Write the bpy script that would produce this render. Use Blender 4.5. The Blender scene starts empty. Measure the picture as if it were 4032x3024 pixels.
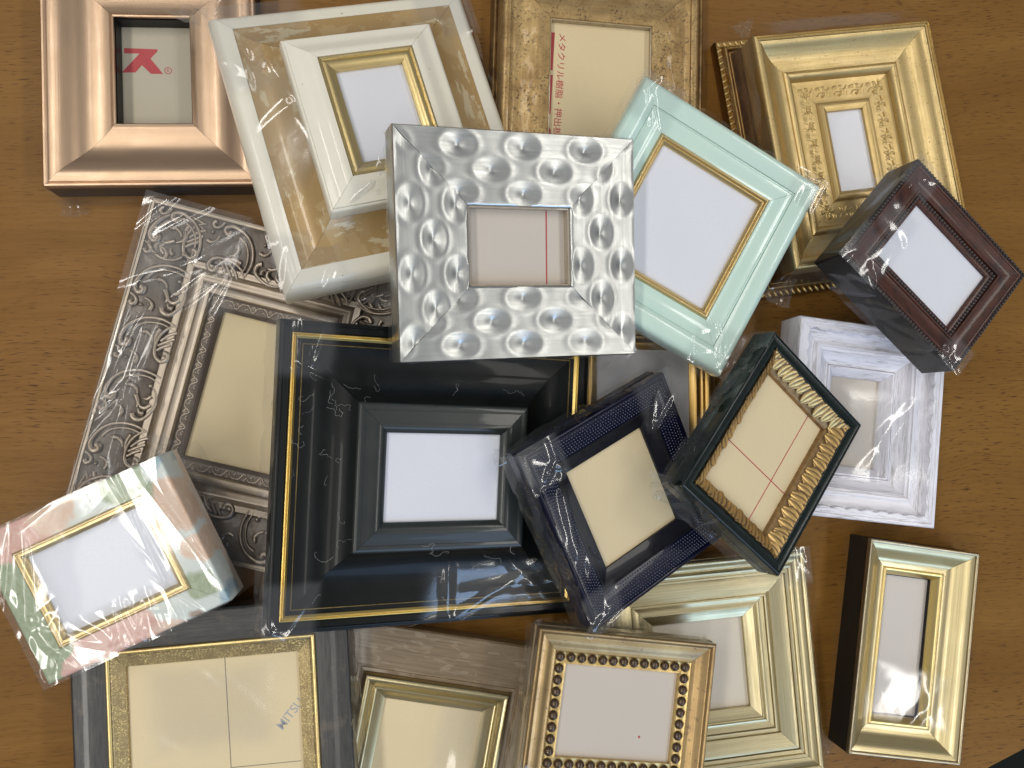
import bpy, math, random
from mathutils import Vector, Matrix, noise as mn

# ------------------------------------------------------------------ camera, light, exposure
scn = bpy.context.scene
COL = scn.collection
cam_d = bpy.data.cameras.new('camera')
cam = bpy.data.objects.new('camera', cam_d)
COL.objects.link(cam)
scn.camera = cam
cam_d.sensor_width = 36.0
cam_d.lens = 26.853
cam_d.clip_start = 0.01
cam_d.clip_end = 50.0
cam.matrix_world = Matrix(((0.99255, 0.0, -0.12187, 0.0),
                           (-0.00744, 0.99813, -0.06059, 0.0),
                           (0.12164, 0.06105, 0.99069, 0.60),
                           (0, 0, 0, 1)))
scn.view_settings.view_transform = 'Standard'
scn.view_settings.look = 'None'
scn.view_settings.exposure = 0.26
scn.view_settings.gamma = 1.0
scn.cycles.use_denoising = True
scn.cycles.transparent_max_bounces = 24
scn.cycles.sample_clamp_indirect = 4.0

world = bpy.data.worlds.new('World')
scn.world = world
world.use_nodes = True
world.node_tree.nodes['Background'].inputs['Color'].default_value = (0.90, 0.93, 1.0, 1)
world.node_tree.nodes['Background'].inputs['Strength'].default_value = 0.215


def area(name, loc, target, sx, sy, power, col):
    d = bpy.data.lights.new(name, 'AREA')
    d.shape = 'RECTANGLE'
    d.size, d.size_y = sx, sy
    d.energy = power
    d.color = col
    o = bpy.data.objects.new(name, d)
    COL.objects.link(o)
    o.location = loc
    o.rotation_euler = (Vector(target) - Vector(loc)).to_track_quat('-Z', 'Y').to_euler()
    return o


WARM = (1.0, 0.965, 0.90)
# ceiling fluorescent fixtures in rows running along the room's y direction
for tx, ty, p in ((-1.22, -0.80, 6.4), (-1.22, 0.75, 5.6), (-0.30, -0.80, 2.2), (-0.30, 0.75, 2.4), (1.65, -0.75, 5.0), (1.65, 0.75, 4.6)):
    for dx in (0.0,):
        area('ceiling_panel', (tx + dx, ty, 1.95), (tx + dx, ty + 0.0001, 0), 0.26, 1.2, 2 * p, WARM)
# daylight from a window on the photographer's side
area('window_light', (1.35, -2.2, 1.4), (0.1, 0, 0.0), 1.2, 1.4, 18, (0.42, 0.64, 1.0))


# ------------------------------------------------------------------ material helpers
class NT:
    def __init__(s, name):
        s.m = bpy.data.materials.new(name)
        s.m.use_nodes = True
        s.t = s.m.node_tree
        s.n = s.t.nodes
        s.bsdf = s.n['Principled BSDF']
        s.out = s.n['Material Output']

    def node(s, typ, **kw):
        n = s.n.new(typ)
        for k, v in kw.items():
            if k in n.inputs.keys():
                n.inputs[k].default_value = v
            else:
                setattr(n, k, v)
        return n

    def link(s, a, b):
        s.t.links.new(a, b)

    def coord(s, kind='Object', scale=(1, 1, 1), rot=(0, 0, 0)):
        tc = s.node('ShaderNodeTexCoord')
        mp = s.node('ShaderNodeMapping')
        mp.inputs['Scale'].default_value = scale
        mp.inputs['Rotation'].default_value = rot
        s.link(tc.outputs[kind], mp.inputs['Vector'])
        return mp.outputs['Vector']

    def noise(s, vec, scale=1.0, detail=3.0, rough=0.55, dist=0.0):
        n = s.node('ShaderNodeTexNoise')
        n.inputs['Scale'].default_value = scale
        n.inputs['Detail'].default_value = detail
        n.inputs['Roughness'].default_value = rough
        n.inputs['Distortion'].default_value = dist
        s.link(vec, n.inputs['Vector'])
        return n.outputs['Fac']

    def ramp(s, fac, lo, hi, a=0.0, b=1.0):
        n = s.node('ShaderNodeMapRange')
        n.inputs['From Min'].default_value = lo
        n.inputs['From Max'].default_value = hi
        n.inputs['To Min'].default_value = a
        n.inputs['To Max'].default_value = b
        s.link(fac, n.inputs['Value'])
        return n.outputs['Result']

    def mix(s, fac, a, b):
        n = s.node('ShaderNodeMix', data_type='RGBA')
        for sock, v in ((n.inputs['Factor'], fac), (n.inputs['A'], a), (n.inputs['B'], b)):
            pass
        ins = [i for i in n.inputs if i.type == 'RGBA']
        f = [i for i in n.inputs if i.type == 'VALUE'][0]
        for sock, v in ((f, fac), (ins[0], a), (ins[1], b)):
            if isinstance(v, (int, float)):
                sock.default_value = v
            elif isinstance(v, tuple):
                sock.default_value = (*v, 1)
            else:
                s.link(v, sock)
        return [o for o in n.outputs if o.type == 'RGBA'][0]

    def math(s, op, a, b=0.0):
        n = s.node('ShaderNodeMath', operation=op)
        for sock, v in ((n.inputs[0], a), (n.inputs[1], b)):
            if isinstance(v, (int, float)):
                sock.default_value = v
            else:
                s.link(v, sock)
        return n.outputs[0]

    def bump(s, h, strength=0.5, dist=0.001, to='Normal', normal=None):
        n = s.node('ShaderNodeBump')
        n.inputs['Strength'].default_value = strength
        n.inputs['Distance'].default_value = dist
        s.link(h, n.inputs['Height'])
        if normal is not None:
            s.link(normal, n.inputs['Normal'])
        s.link(n.outputs['Normal'], s.bsdf.inputs[to])
        return n.outputs['Normal']

    def setc(s, c):
        if isinstance(c, tuple):
            s.bsdf.inputs['Base Color'].default_value = (*c, 1)
        else:
            s.link(c, s.bsdf.inputs['Base Color'])

    def setr(s, r):
        if isinstance(r, (int, float)):
            s.bsdf.inputs['Roughness'].default_value = r
        else:
            s.link(r, s.bsdf.inputs['Roughness'])

    def film(s, w=1.0, amp=0.5, scale=60.0):
        w, amp, scale = w * 0.7, amp * 0.6, scale * 0.6
        """the clear wrapping film that lies tight on the surface: a clear coat with shallow waves"""
        s.bsdf.inputs['Coat Weight'].default_value = w
        s.bsdf.inputs['Coat Roughness'].default_value = 0.05
        s.bsdf.inputs['Coat IOR'].default_value = 1.45
        h = s.noise(s.coord('Object'), scale, 2.0, 0.5, 0.6)
        s.bump(h, amp, 0.0012, 'Coat Normal')


def metal(name, col, col2, rough=0.35, streak=0.35, blotch=(60, 0.35), speck=None, film=0.8, metallic=1.0,
          sx=25.0, sy=900.0, aniso=0.0, bump=0.08, grime=None):
    """painted-on metal leaf or foil with streaks along the rail (UV = metres along and across the rail)"""
    k = NT(name)
    u = k.coord('UV', (sx, sy, 1))
    st = k.noise(u, 1.0, 4.0, 0.6)
    bl = k.noise(k.coord('Object'), blotch[0], 4.0, 0.6)
    f = k.math('ADD', k.math('MULTIPLY', k.ramp(st, 0.3, 0.7), streak), k.math('MULTIPLY', k.ramp(bl, 0.35, 0.68), blotch[1]))
    c = k.mix(f, col, col2)
    met = metallic
    if speck:
        sc, thr, scol = speck
        sp = k.ramp(k.noise(k.coord('Object'), sc, 3.0, 0.7), thr, thr + 0.06)
        wide = k.ramp(k.noise(k.coord('Object'), sc * 0.14, 3.0, 0.6), 0.35, 0.62, 0.15, 1.0)
        spf = k.math('MULTIPLY', sp, wide)
        c = k.mix(spf, c, scol)
        k.link(k.math('SUBTRACT', metallic, k.math('MULTIPLY', spf, 0.75)), k.bsdf.inputs['Metallic'])
    else:
        k.bsdf.inputs['Metallic'].default_value = met
    if grime:
        g = k.ramp(k.noise(u, 0.7, 5.0, 0.65, 0.3), 0.55, 0.72)
        c = k.mix(k.math('MULTIPLY', g, grime[1]), c, grime[0])
    k.setc(c)
    k.setr(k.ramp(k.math('ADD', k.math('MULTIPLY', st, 0.5), k.math('MULTIPLY', bl, 0.5)), 0.3, 0.7, rough - 0.07, rough + 0.1))
    if aniso:
        k.bsdf.inputs['Anisotropic'].default_value = aniso
    if bump:
        k.bump(st, bump, 0.0006)
    if film:
        k.film(film, 0.35, 45)
    return k.m


def paint(name, col, col2=None, rough=0.4, scale=80, film=0.8, fa=0.35, fscale=45, spec=0.5, mottled=0.5):
    k = NT(name)
    col2 = col2 or col
    n = k.noise(k.coord('Object'), scale, 4.0, 0.6)
    k.setc(k.mix(k.math('MULTIPLY', k.ramp(n, 0.3, 0.7), mottled * 2 if mottled < 0.5 else 1.0), col, col2))
    k.setr(k.ramp(n, 0.3, 0.7, max(rough - 0.05, 0.02), rough + 0.05))
    k.bsdf.inputs['Specular IOR Level'].default_value = spec
    if film:
        k.film(film, fa, fscale)
    return k.m


def paper(name, col, film=0.25, fa=0.12, rough=0.7):
    k = NT(name)
    f = k.noise(k.coord('Object'), 900, 3.0, 0.6)
    b = k.noise(k.coord('Object'), 18, 2.0, 0.5)
    c = k.mix(k.ramp(f, 0.35, 0.65), col, tuple(x * 0.95 for x in col))
    c = k.mix(k.ramp(b, 0.35, 0.65, 0, 0.6), c, tuple(x * 0.94 for x in col))
    k.setc(c)
    k.setr(rough)
    if film:
        k.film(film, fa, 28)
    return k.m


def film_mat():
    k = NT('clear_film')
    k.n.remove(k.bsdf)
    tr = k.node('ShaderNodeBsdfTransparent')
    tr.inputs['Color'].default_value = (0.955, 0.96, 0.965, 1)
    gl = k.node('ShaderNodeBsdfGlossy')
    gl.inputs['Color'].default_value = (1, 1, 1, 1)
    gl.inputs['Roughness'].default_value = 0.12
    lw = k.node('ShaderNodeLayerWeight')
    lw.inputs['Blend'].default_value = 0.5
    p = k.math('POWER', lw.outputs['Facing'], 3.5)
    at = k.node('ShaderNodeAttribute', attribute_name='loose')
    loose = at.outputs['Fac']
    f = k.math('MULTIPLY', k.math('ADD', k.math('MULTIPLY', p, 0.32), 0.075), loose)
    k.link(k.mix(loose, (1.0, 1.0, 1.0), (0.955, 0.96, 0.965)), tr.inputs['Color'])
    df = k.node('ShaderNodeBsdfDiffuse')
    df.inputs['Color'].default_value = (0.8, 0.8, 0.8, 1)
    m0 = k.node('ShaderNodeMixShader')
    k.link(k.math('MULTIPLY', loose, 0.03), m0.inputs[0])
    k.link(tr.outputs[0], m0.inputs[1])
    k.link(df.outputs[0], m0.inputs[2])
    mx = k.node('ShaderNodeMixShader')
    k.link(f, mx.inputs[0])
    k.link(m0.outputs[0], mx.inputs[1])
    k.link(gl.outputs[0], mx.inputs[2])
    h = k.noise(k.coord('Object'), 130, 2.0, 0.5, 0.8)
    b = k.node('ShaderNodeBump')
    b.inputs['Strength'].default_value = 0.05
    b.inputs['Distance'].default_value = 0.0010
    k.link(h, b.inputs['Height'])
    k.link(b.outputs[0], gl.inputs['Normal'])
    k.link(mx.outputs[0], k.out.inputs['Surface'])
    return k.m


FILM = film_mat()
GOLDTRIM = metal('gold_trim', (0.78, 0.60, 0.29), (0.58, 0.43, 0.19), 0.30, 0.5, (90, 0.3), film=0.5)
BEIGE = paper('beige_paper', (0.70, 0.575, 0.35))
PINKBEIGE = paper('pinkish_paper', (0.56, 0.50, 0.43))
WHITE = paper('white_paper', (0.70, 0.71, 0.76), fa=0.2)
GREYPAPER = paper('greyish_paper', (0.50, 0.49, 0.50))
INK_RED = paint('red_ink', (0.44, 0.055, 0.06), (0.40, 0.05, 0.055), 0.6, film=0.2)
INK_GREY = paint('grey_ink', (0.34, 0.35, 0.36), None, 0.6, film=0.6)
BLACKSIDE = paint('black_side', (0.012, 0.011, 0.012), (0.018, 0.016, 0.014), 0.4, 60, film=0.12, spec=0.2)


# ------------------------------------------------------------------ geometry helpers
def link_mesh(name, me, parent, mats=(), smooth=35):
    for m in mats:
        me.materials.append(m)
    if smooth:
        me.polygons.foreach_set('use_smooth', [True] * len(me.polygons))
        me.set_sharp_from_angle(angle=math.radians(smooth))
    o = bpy.data.objects.new(name, me)
    COL.objects.link(o)
    if parent is not None:
        o.parent = parent
    return o


def dup_part(o, parent, mat):
    c = o.copy()
    COL.objects.link(c)
    c.parent = parent
    c.matrix_local = mat
    return c


def crv(pts, n=4):
    """Catmull-Rom through profile points"""
    P = [Vector((p[0], p[1])) for p in pts]
    out = []
    for i in range(len(P) - 1):
        a = P[max(i - 1, 0)]; b = P[i]; c = P[i + 1]; d = P[min(i + 2, len(P) - 1)]
        for k in range(n):
            t = k / n
            q = 0.5 * ((2 * b) + (c - a) * t + (2 * a - 5 * b + 4 * c - d) * t * t + (3 * b - a - 3 * c + d) * t ** 3)
            out.append((q.x, q.y))
    out.append((P[-1].x, P[-1].y))
    return out


GAP = 0.00011


def rail(name, fr, side, pts, mat, bottom=None, shell=None, nseg=1, disp=None, smooth=35):
    """one mitred rail; pts = profile (u inward from the outer edge, z), closed below"""
    W, H, T = fr['W'], fr['H'], fr['T']
    L = W if side % 2 == 0 else H
    m = len(pts)
    if shell:
        low = [(u, z - shell) for u, z in reversed(pts)]
    else:
        b = -T if bottom is None else bottom
        low = [(pts[-1][0] - 0.00006, b), (pts[0][0] + 0.00006, b)]
    prof = list(pts) + low
    N = len(prof)
    arc = [0.0]
    for i in range(1, N):
        arc.append(arc[-1] + math.hypot(prof[i][0] - prof[i - 1][0], prof[i][1] - prof[i - 1][1]))
    verts, uv = [], []
    for j in range(nseg + 1):
        t = j / nseg
        for i, (u, z) in enumerate(prof):
            h = L / 2 - u - GAP
            s = -h + 2 * h * t
            uu, zz = u, z
            if disp and i < m:
                uu, zz = disp(s, u, z, side)
            if side == 0:
                v = (s, H / 2 - uu, zz)
            elif side == 1:
                v = (W / 2 - uu, -s, zz)
            elif side == 2:
                v = (-s, -H / 2 + uu, zz)
            else:
                v = (-W / 2 + uu, s, zz)
            verts.append(v)
            uv.append((s + side * 1.37, arc[i] + side * 0.731))
    faces = []
    for j in range(nseg):
        for i in range(N):
            a = j * N + i
            b_ = j * N + (i + 1) % N
            faces.append((a, b_, b_ + N, a + N))
    faces.append(tuple(range(N)))
    faces.append(tuple(nseg * N + i for i in reversed(range(N))))
    me = bpy.data.meshes.new(name)
    me.from_pydata(verts, [], faces)
    lay = me.uv_layers.new(name='UV')
    for lp in me.loops:
        lay.data[lp.index].uv = uv[lp.vertex_index]
    # outward normals
    import bmesh
    bm = bmesh.new()
    bm.from_mesh(me)
    bmesh.ops.recalc_face_normals(bm, faces=bm.faces)
    bm.to_mesh(me)
    bm.free()
    return link_mesh(name, me, fr['root'], (mat,), smooth)


def rails(name, fr, pts, mat, sides=(0, 1, 2, 3), **kw):
    return [rail(name, fr, s, pts, mat, **kw) for s in sides]


def box(name, parent, x0, x1, y0, y1, z0, z1, mat, bevel=0):
    v = [(x, y, z) for z in (z0, z1) for y in (y0, y1) for x in (x0, x1)]
    f = [(0, 2, 3, 1), (4, 5, 7, 6), (0, 1, 5, 4), (2, 6, 7, 3), (0, 4, 6, 2), (1, 3, 7, 5)]
    me = bpy.data.meshes.new(name)
    me.from_pydata(v, [], f)
    return link_mesh(name, me, parent, (mat,), 0)


def sheet(fr, mat, depth, inset=None, name='backing_sheet'):
    """the paper behind the opening"""
    r = fr['r'] if inset is None else inset
    w, h = fr['W'] / 2 - r + 0.0015, fr['H'] / 2 - r + 0.0015
    return box(name, fr['root'], -w, w, -h, h, depth - 0.0012, depth, mat)


def bar(parent, name, p, q, w, z, mat):
    """thin printed line from p to q on a sheet"""
    p, q = Vector(p), Vector(q)
    d = (q - p).normalized()
    n = Vector((-d.y, d.x)) * (w / 2)
    c = [p - n, q - n, q + n, p + n]
    v = [(a.x, a.y, z) for a in c] + [(a.x, a.y, z + 0.00008) for a in c]
    f = [(3, 2, 1, 0), (4, 5, 6, 7), (0, 1, 5, 4), (1, 2, 6, 5), (2, 3, 7, 6), (3, 0, 4, 7)]
    me = bpy.data.meshes.new(name)
    me.from_pydata(v, [], f)
    return link_mesh(name, me, parent, (mat,), 0)


def poly_print(parent, name, pts, z, mat):
    n = len(pts)
    v = [(x, y, z) for x, y in pts] + [(x, y, z + 0.00008) for x, y in pts]
    f = [tuple(range(n, 2 * n))] + [(i, (i + 1) % n, n + (i + 1) % n, n + i) for i in range(n)]
    me = bpy.data.meshes.new(name)
    me.from_pydata(v, [], f)
    return link_mesh(name, me, parent, (mat,), 0)


def text_print(parent, name, body, size, loc, rot, mat, sx=1.0, bold=0.0, clip=None):
    cu = bpy.data.curves.new(name, 'FONT')
    cu.body = body
    cu.size = size
    cu.extrude = 0.00004
    cu.offset = bold
    t = bpy.data.objects.new(name, cu)
    COL.objects.link(t)
    bpy.context.view_layer.update()
    dg = bpy.context.evaluated_depsgraph_get()
    me = bpy.data.meshes.new_from_object(t.evaluated_get(dg))
    bpy.data.objects.remove(t)
    me.transform(Matrix.Translation(loc) @ Matrix.Rotation(rot, 4, 'Z') @ Matrix.Diagonal((sx, 1, 1, 1)))
    if clip is not None:
        import bmesh
        bm = bmesh.new()
        bm.from_mesh(me)
        bmesh.ops.bisect_plane(bm, geom=bm.verts[:] + bm.edges[:] + bm.faces[:], plane_co=clip[0], plane_no=clip[1], clear_outer=True)
        bm.to_mesh(me)
        bm.free()
    me.materials.clear()
    return link_mesh(name, me, parent, (mat,), 0)


def tube(path, radii, n=6, flat=0.75):
    """verts and faces of a tapered tube through 3-D points"""
    V, F = [], []
    P = [Vector(p) for p in path]
    for i, p in enumerate(P):
        d = (P[min(i + 1, len(P) - 1)] - P[max(i - 1, 0)])
        d.z *= 0.3
        d.normalize()
        side = Vector((-d.y, d.x, 0))
        if side.length < 1e-6:
            side = Vector((1, 0, 0))
        side.normalize()
        up = Vector((0, 0, 1))
        for k in range(n):
            a = 2 * math.pi * k / n
            V.append(p + (side * math.cos(a) + up * math.sin(a) * flat) * radii[i])
    for i in range(len(P) - 1):
        for k in range(n):
            a = i * n + k
            b = i * n + (k + 1) % n
            F.append((a, b, b + n, a + n))
    F.append(tuple(reversed(range(n))))
    F.append(tuple((len(P) - 1) * n + k for k in range(n)))
    return V, F


def blob(c, rx, ry, rz, nu=8, nv=4, rot=0.0):
    """upper half of an ellipsoid"""
    V, F = [], []
    cr, sr = math.cos(rot), math.sin(rot)
    for j in range(nv):
        th = (math.pi / 2) * j / nv
        for i in range(nu):
            a = 2 * math.pi * i / nu
            x, y = rx * math.cos(a) * math.cos(th), ry * math.sin(a) * math.cos(th)
            V.append(Vector((c[0] + x * cr - y * sr, c[1] + x * sr + y * cr, c[2] + rz * math.sin(th))))
    V.append(Vector((c[0], c[1], c[2] + rz)))
    for j in range(nv - 1):
        for i in range(nu):
            a = j * nu + i
            b = j * nu + (i + 1) % nu
            F.append((a, b, b + nu, a + nu))
    for i in range(nu):
        F.append(((nv - 1) * nu + i, (nv - 1) * nu + (i + 1) % nu, nv * nu))
    return V, F


def merge(parts):
    V, F = [], []
    for v, f in parts:
        o = len(V)
        V += [tuple(x) for x in v]
        F += [tuple(i + o for i in q) for q in f]
    return V, F


def smooth2(pts, n=4):
    P = [Vector(p) for p in pts]
    out = []
    for i in range(len(P) - 1):
        a = P[max(i - 1, 0)]; b = P[i]; c = P[i + 1]; d = P[min(i + 2, len(P) - 1)]
        for k in range(n):
            t = k / n
            out.append(0.5 * ((2 * b) + (c - a) * t + (2 * a - 5 * b + 4 * c - d) * t * t + (3 * b - a - 3 * c + d) * t ** 3))
    out.append(P[-1])
    return out


def swirl(pts, r0, r1, z=0.0, n=4):
    """tapered carved scroll along 2-D points"""
    q = smooth2([(x, y) for x, y in pts], n)
    m = len(q)
    rad = []
    for i in range(m):
        t = i / (m - 1)
        rad.append(r0 + (r1 - r0) * t)
    return tube([(p.x, p.y, z) for p in q], rad)


def rail_frame(fr, side, s, u, z):
    """local matrix: x along the rail, y inward, z up"""
    W, H = fr['W'], fr['H']
    if side == 0:
        p, a = (s, H / 2 - u), math.pi
        sx = -1
    elif side == 1:
        p, a = (W / 2 - u, -s), math.pi / 2
    elif side == 2:
        p, a = (-s, -H / 2 + u), 0
    else:
        p, a = (-W / 2 + u, s), -math.pi / 2
    return Matrix.Translation((p[0], p[1], z)) @ Matrix.Rotation(a, 4, 'Z')


def repeat(fr, name, mesh_fn, u, z, pitch, mats, margin=0.0, tilt=0.0, phase=0.0, sides=(0, 1, 2, 3), jitter=0.0, smooth=40, corner=True):
    """alike carved pieces along each rail; they share mesh data, each one an object"""
    protos = []
    for fn in (mesh_fn if isinstance(mesh_fn, list) else (mesh_fn,)):
        v, f = fn[0], fn[1]
        me = bpy.data.meshes.new(name)
        me.from_pydata(v, [], f)
        for m in mats:
            me.materials.append(m)
        if len(fn) > 2:
            a = me.attributes.new('relief', 'FLOAT', 'POINT')
            a.data.foreach_set('value', fn[2])
        me.polygons.foreach_set('use_smooth', [True] * len(me.polygons))
        me.set_sharp_from_angle(angle=math.radians(smooth))
        protos.append(me)
    rnd = random.Random(7)
    c = 0
    for side in sides:
        L = (fr['W'] if side % 2 == 0 else fr['H']) - 2 * u - 2 * margin
        n = max(1, round(L / pitch))
        st = L / n
        rng = range(n) if corner else range(n)
        for k in rng:
            s = -L / 2 + st * (k + phase)
            o = bpy.data.objects.new(name, protos[c % len(protos)])
            COL.objects.link(o)
            o.parent = fr['root']
            m = rail_frame(fr, side, s, u, z) @ Matrix.Rotation(tilt, 4, 'X')
            if jitter:
                m = m @ Matrix.Rotation(rnd.uniform(-jitter, jitter), 4, 'Z') @ Matrix.Scale(rnd.uniform(1 - jitter * .6, 1 + jitter * .6), 4)
            o.matrix_local = m
            c += 1


# ------------------------------------------------------------------ wrapping film
def set_loose(me, vals):
    a = me.attributes.new('loose', 'FLOAT', 'POINT')
    a.data.foreach_set('value', vals)


def film_grid(fr, quad, n, m, amp, seed, creases=6, cw=0.006, ca=0.0025, fine=0.00006, pin=True, name='film_wrap', lift=0.0006, freq=20, thick=False, dirs=None, hard=(), lv=1.0):
    """a piece of the clear film wrap, creased; quad = four local corners"""
    a, b, c, d = [Vector(q) for q in quad]
    nrm = ((b - a).cross(d - a)).normalized()
    w, h = (b - a).length, (d - a).length
    rnd = random.Random(seed)
    L = []
    for _ in range(creases):
        ang = rnd.uniform(0, math.pi) if dirs is None else rnd.choice(dirs) + rnd.gauss(0, 0.22)
        px, py = rnd.uniform(0, w), rnd.uniform(0, h)
        L.append((math.cos(ang), math.sin(ang), px, py, rnd.uniform(0.7, 1.7) * cw, rnd.uniform(0.3, 1.0) * ca * rnd.choice((1, 1, -0.6)), rnd.uniform(0.3, 0.9) * max(w, h)))
    V, F, LO = [], [], []
    for j in range(m + 1):
        for i in range(n + 1):
            s, t = i / n, j / m
            p = (a * (1 - s) + b * s) * (1 - t) + (d * (1 - s) + c * s) * t
            x, y = s * w, t * h
            z = amp * mn.noise(Vector((x * freq + seed * 3.1, y * freq, seed * 1.7)))
            z += fine * mn.noise(Vector((x * freq * 4.3, y * freq * 4.3 + seed, 3.3)))
            for cx, cy, px, py, wd, am, ln in L:
                dx, dy = x - px, y - py
                dd = abs(-cy * dx + cx * dy)
                al = abs(cx * dx + cy * dy)
                if dd < wd and al < ln:
                    e = 1 - dd / wd
                    z += am * e * e * (3 - 2 * e) * (1 - al / ln)
            if pin:
                ed = [(s, 0), (1 - s, 1), (t, 2), (1 - t, 3)]
                e = min(1.0, 6 * min(q for q, _ in ed) + 0.15)
                z *= e
                q = min([v for v, k in ed if k not in hard] + [1.0])
                q = min(1.0, max(0.0, (q - 0.02) / 0.20 + 0.45 * mn.noise(Vector((x * 60, y * 60, seed + 0.5))) * min(1, q * 8)))
                LO.append(q * q * (3 - 2 * q))
            else:
                LO.append(lv)
            V.append(tuple(p + nrm * (z + lift)))
    for j in range(m):
        for i in range(n):
            k = j * (n + 1) + i
            F.append((k, k + 1, k + n + 2, k + n + 1))
    me = bpy.data.meshes.new(name)
    me.from_pydata(V, [], F)
    set_loose(me, LO)
    return link_mesh(name, me, fr['root'], (FILM,), 0 if thick else 60)


def film_side(fr, side, out=0.0025, drop=None, seed=1, top=0.0006, n=60, amp=0.0012, flare=0.0, lv=0.8, **kw):
    """film standing down one side of the frame, slack and creased"""
    W, H, T = fr['W'], fr['H'], fr['T']
    dr = T if drop is None else drop
    c = [(-W / 2, H / 2), (W / 2, H / 2), (W / 2, -H / 2), (-W / 2, -H / 2)]
    od = [(0, 1), (1, 0), (0, -1), (-1, 0)][side]
    p, q = c[side], c[(side + 1) % 4]
    f = lambda v, o, z: (v[0] + od[0] * o, v[1] + od[1] * o, z)
    quad = (f(p, out + flare, -dr), f(q, out + flare, -dr), f(q, 0.0008, top), f(p, 0.0008, top))
    return film_grid(fr, quad, n, 14, amp, seed, creases=10, cw=0.005, ca=0.002, pin=False, lift=0.0005, lv=lv, **kw)


def film_corner(fr, corner, size, seed, z=0.0008, n=26, amp=0.0010, creases=7, ca=0.0022, over=0.003, **kw):
    """crumpled film gathered over one corner of the face (0 TL, 1 TR, 2 BR, 3 BL)"""
    W, H = fr['W'], fr['H']
    sx, sy = [(-1, 1), (1, 1), (1, -1), (-1, -1)][corner]
    cx, cy = sx * (W / 2 + over), sy * (H / 2 + over)
    q = [(cx, cy), (cx - sx * size, cy), (cx - sx * size, cy - sy * size), (cx, cy - sy * size)]
    if sx * sy < 0:
        q = [q[0], q[3], q[2], q[1]]
    # keep the quad turning anticlockwise so that the film bulges upward
    a, b, d = Vector((*q[0], 0)), Vector((*q[1], 0)), Vector((*q[3], 0))
    if (b - a).cross(d - a).z < 0:
        q = [q[0], q[3], q[2], q[1]]
    i0 = q.index((cx, cy))
    q = q[i0:] + q[:i0]           # the frame corner first: edges s = 0 and t = 0 stay fully loose
    return film_grid(fr, [(x, y, z) for x, y in q], n, n, amp, seed, creases=creases, cw=0.003, ca=ca, hard=(0, 2), **kw)


def film_tuft(fr, p, d, length, width, seed, n=14):
    """a folded tail of film sticking out at a corner or seam"""
    p, d = Vector(p), Vector(d).normalized()
    s = Vector((-d.y, d.x, 0)).normalized()
    rnd = random.Random(seed)
    V, F = [], []
    for j in range(n + 1):
        for i in range(n + 1):
            u, t = i / n - 0.5, j / n
            wv = width * (0.35 + 0.65 * t)
            fold = 0.35 * width * (abs(((u * 3 + seed * 0.37) % 1) - 0.5) * 2 - 0.5) * (1 - 0.4 * t)
            q = p + d * (length * t * (1 - 0.25 * abs(u))) + s * (wv * u)
            q = q + Vector((0, 0, fold + 0.12 * width * mn.noise(Vector((u * 5 + seed, t * 4, seed)))))
            V.append(tuple(q))
    for j in range(n):
        for i in range(n):
            k = j * (n + 1) + i
            F.append((k, k + 1, k + n + 2, k + n + 1))
    me = bpy.data.meshes.new('film_tail')
    me.from_pydata(V, [], F)
    set_loose(me, [1.0] * len(V))
    return link_mesh('film_tail', me, fr['root'], (FILM,), 25)


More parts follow.
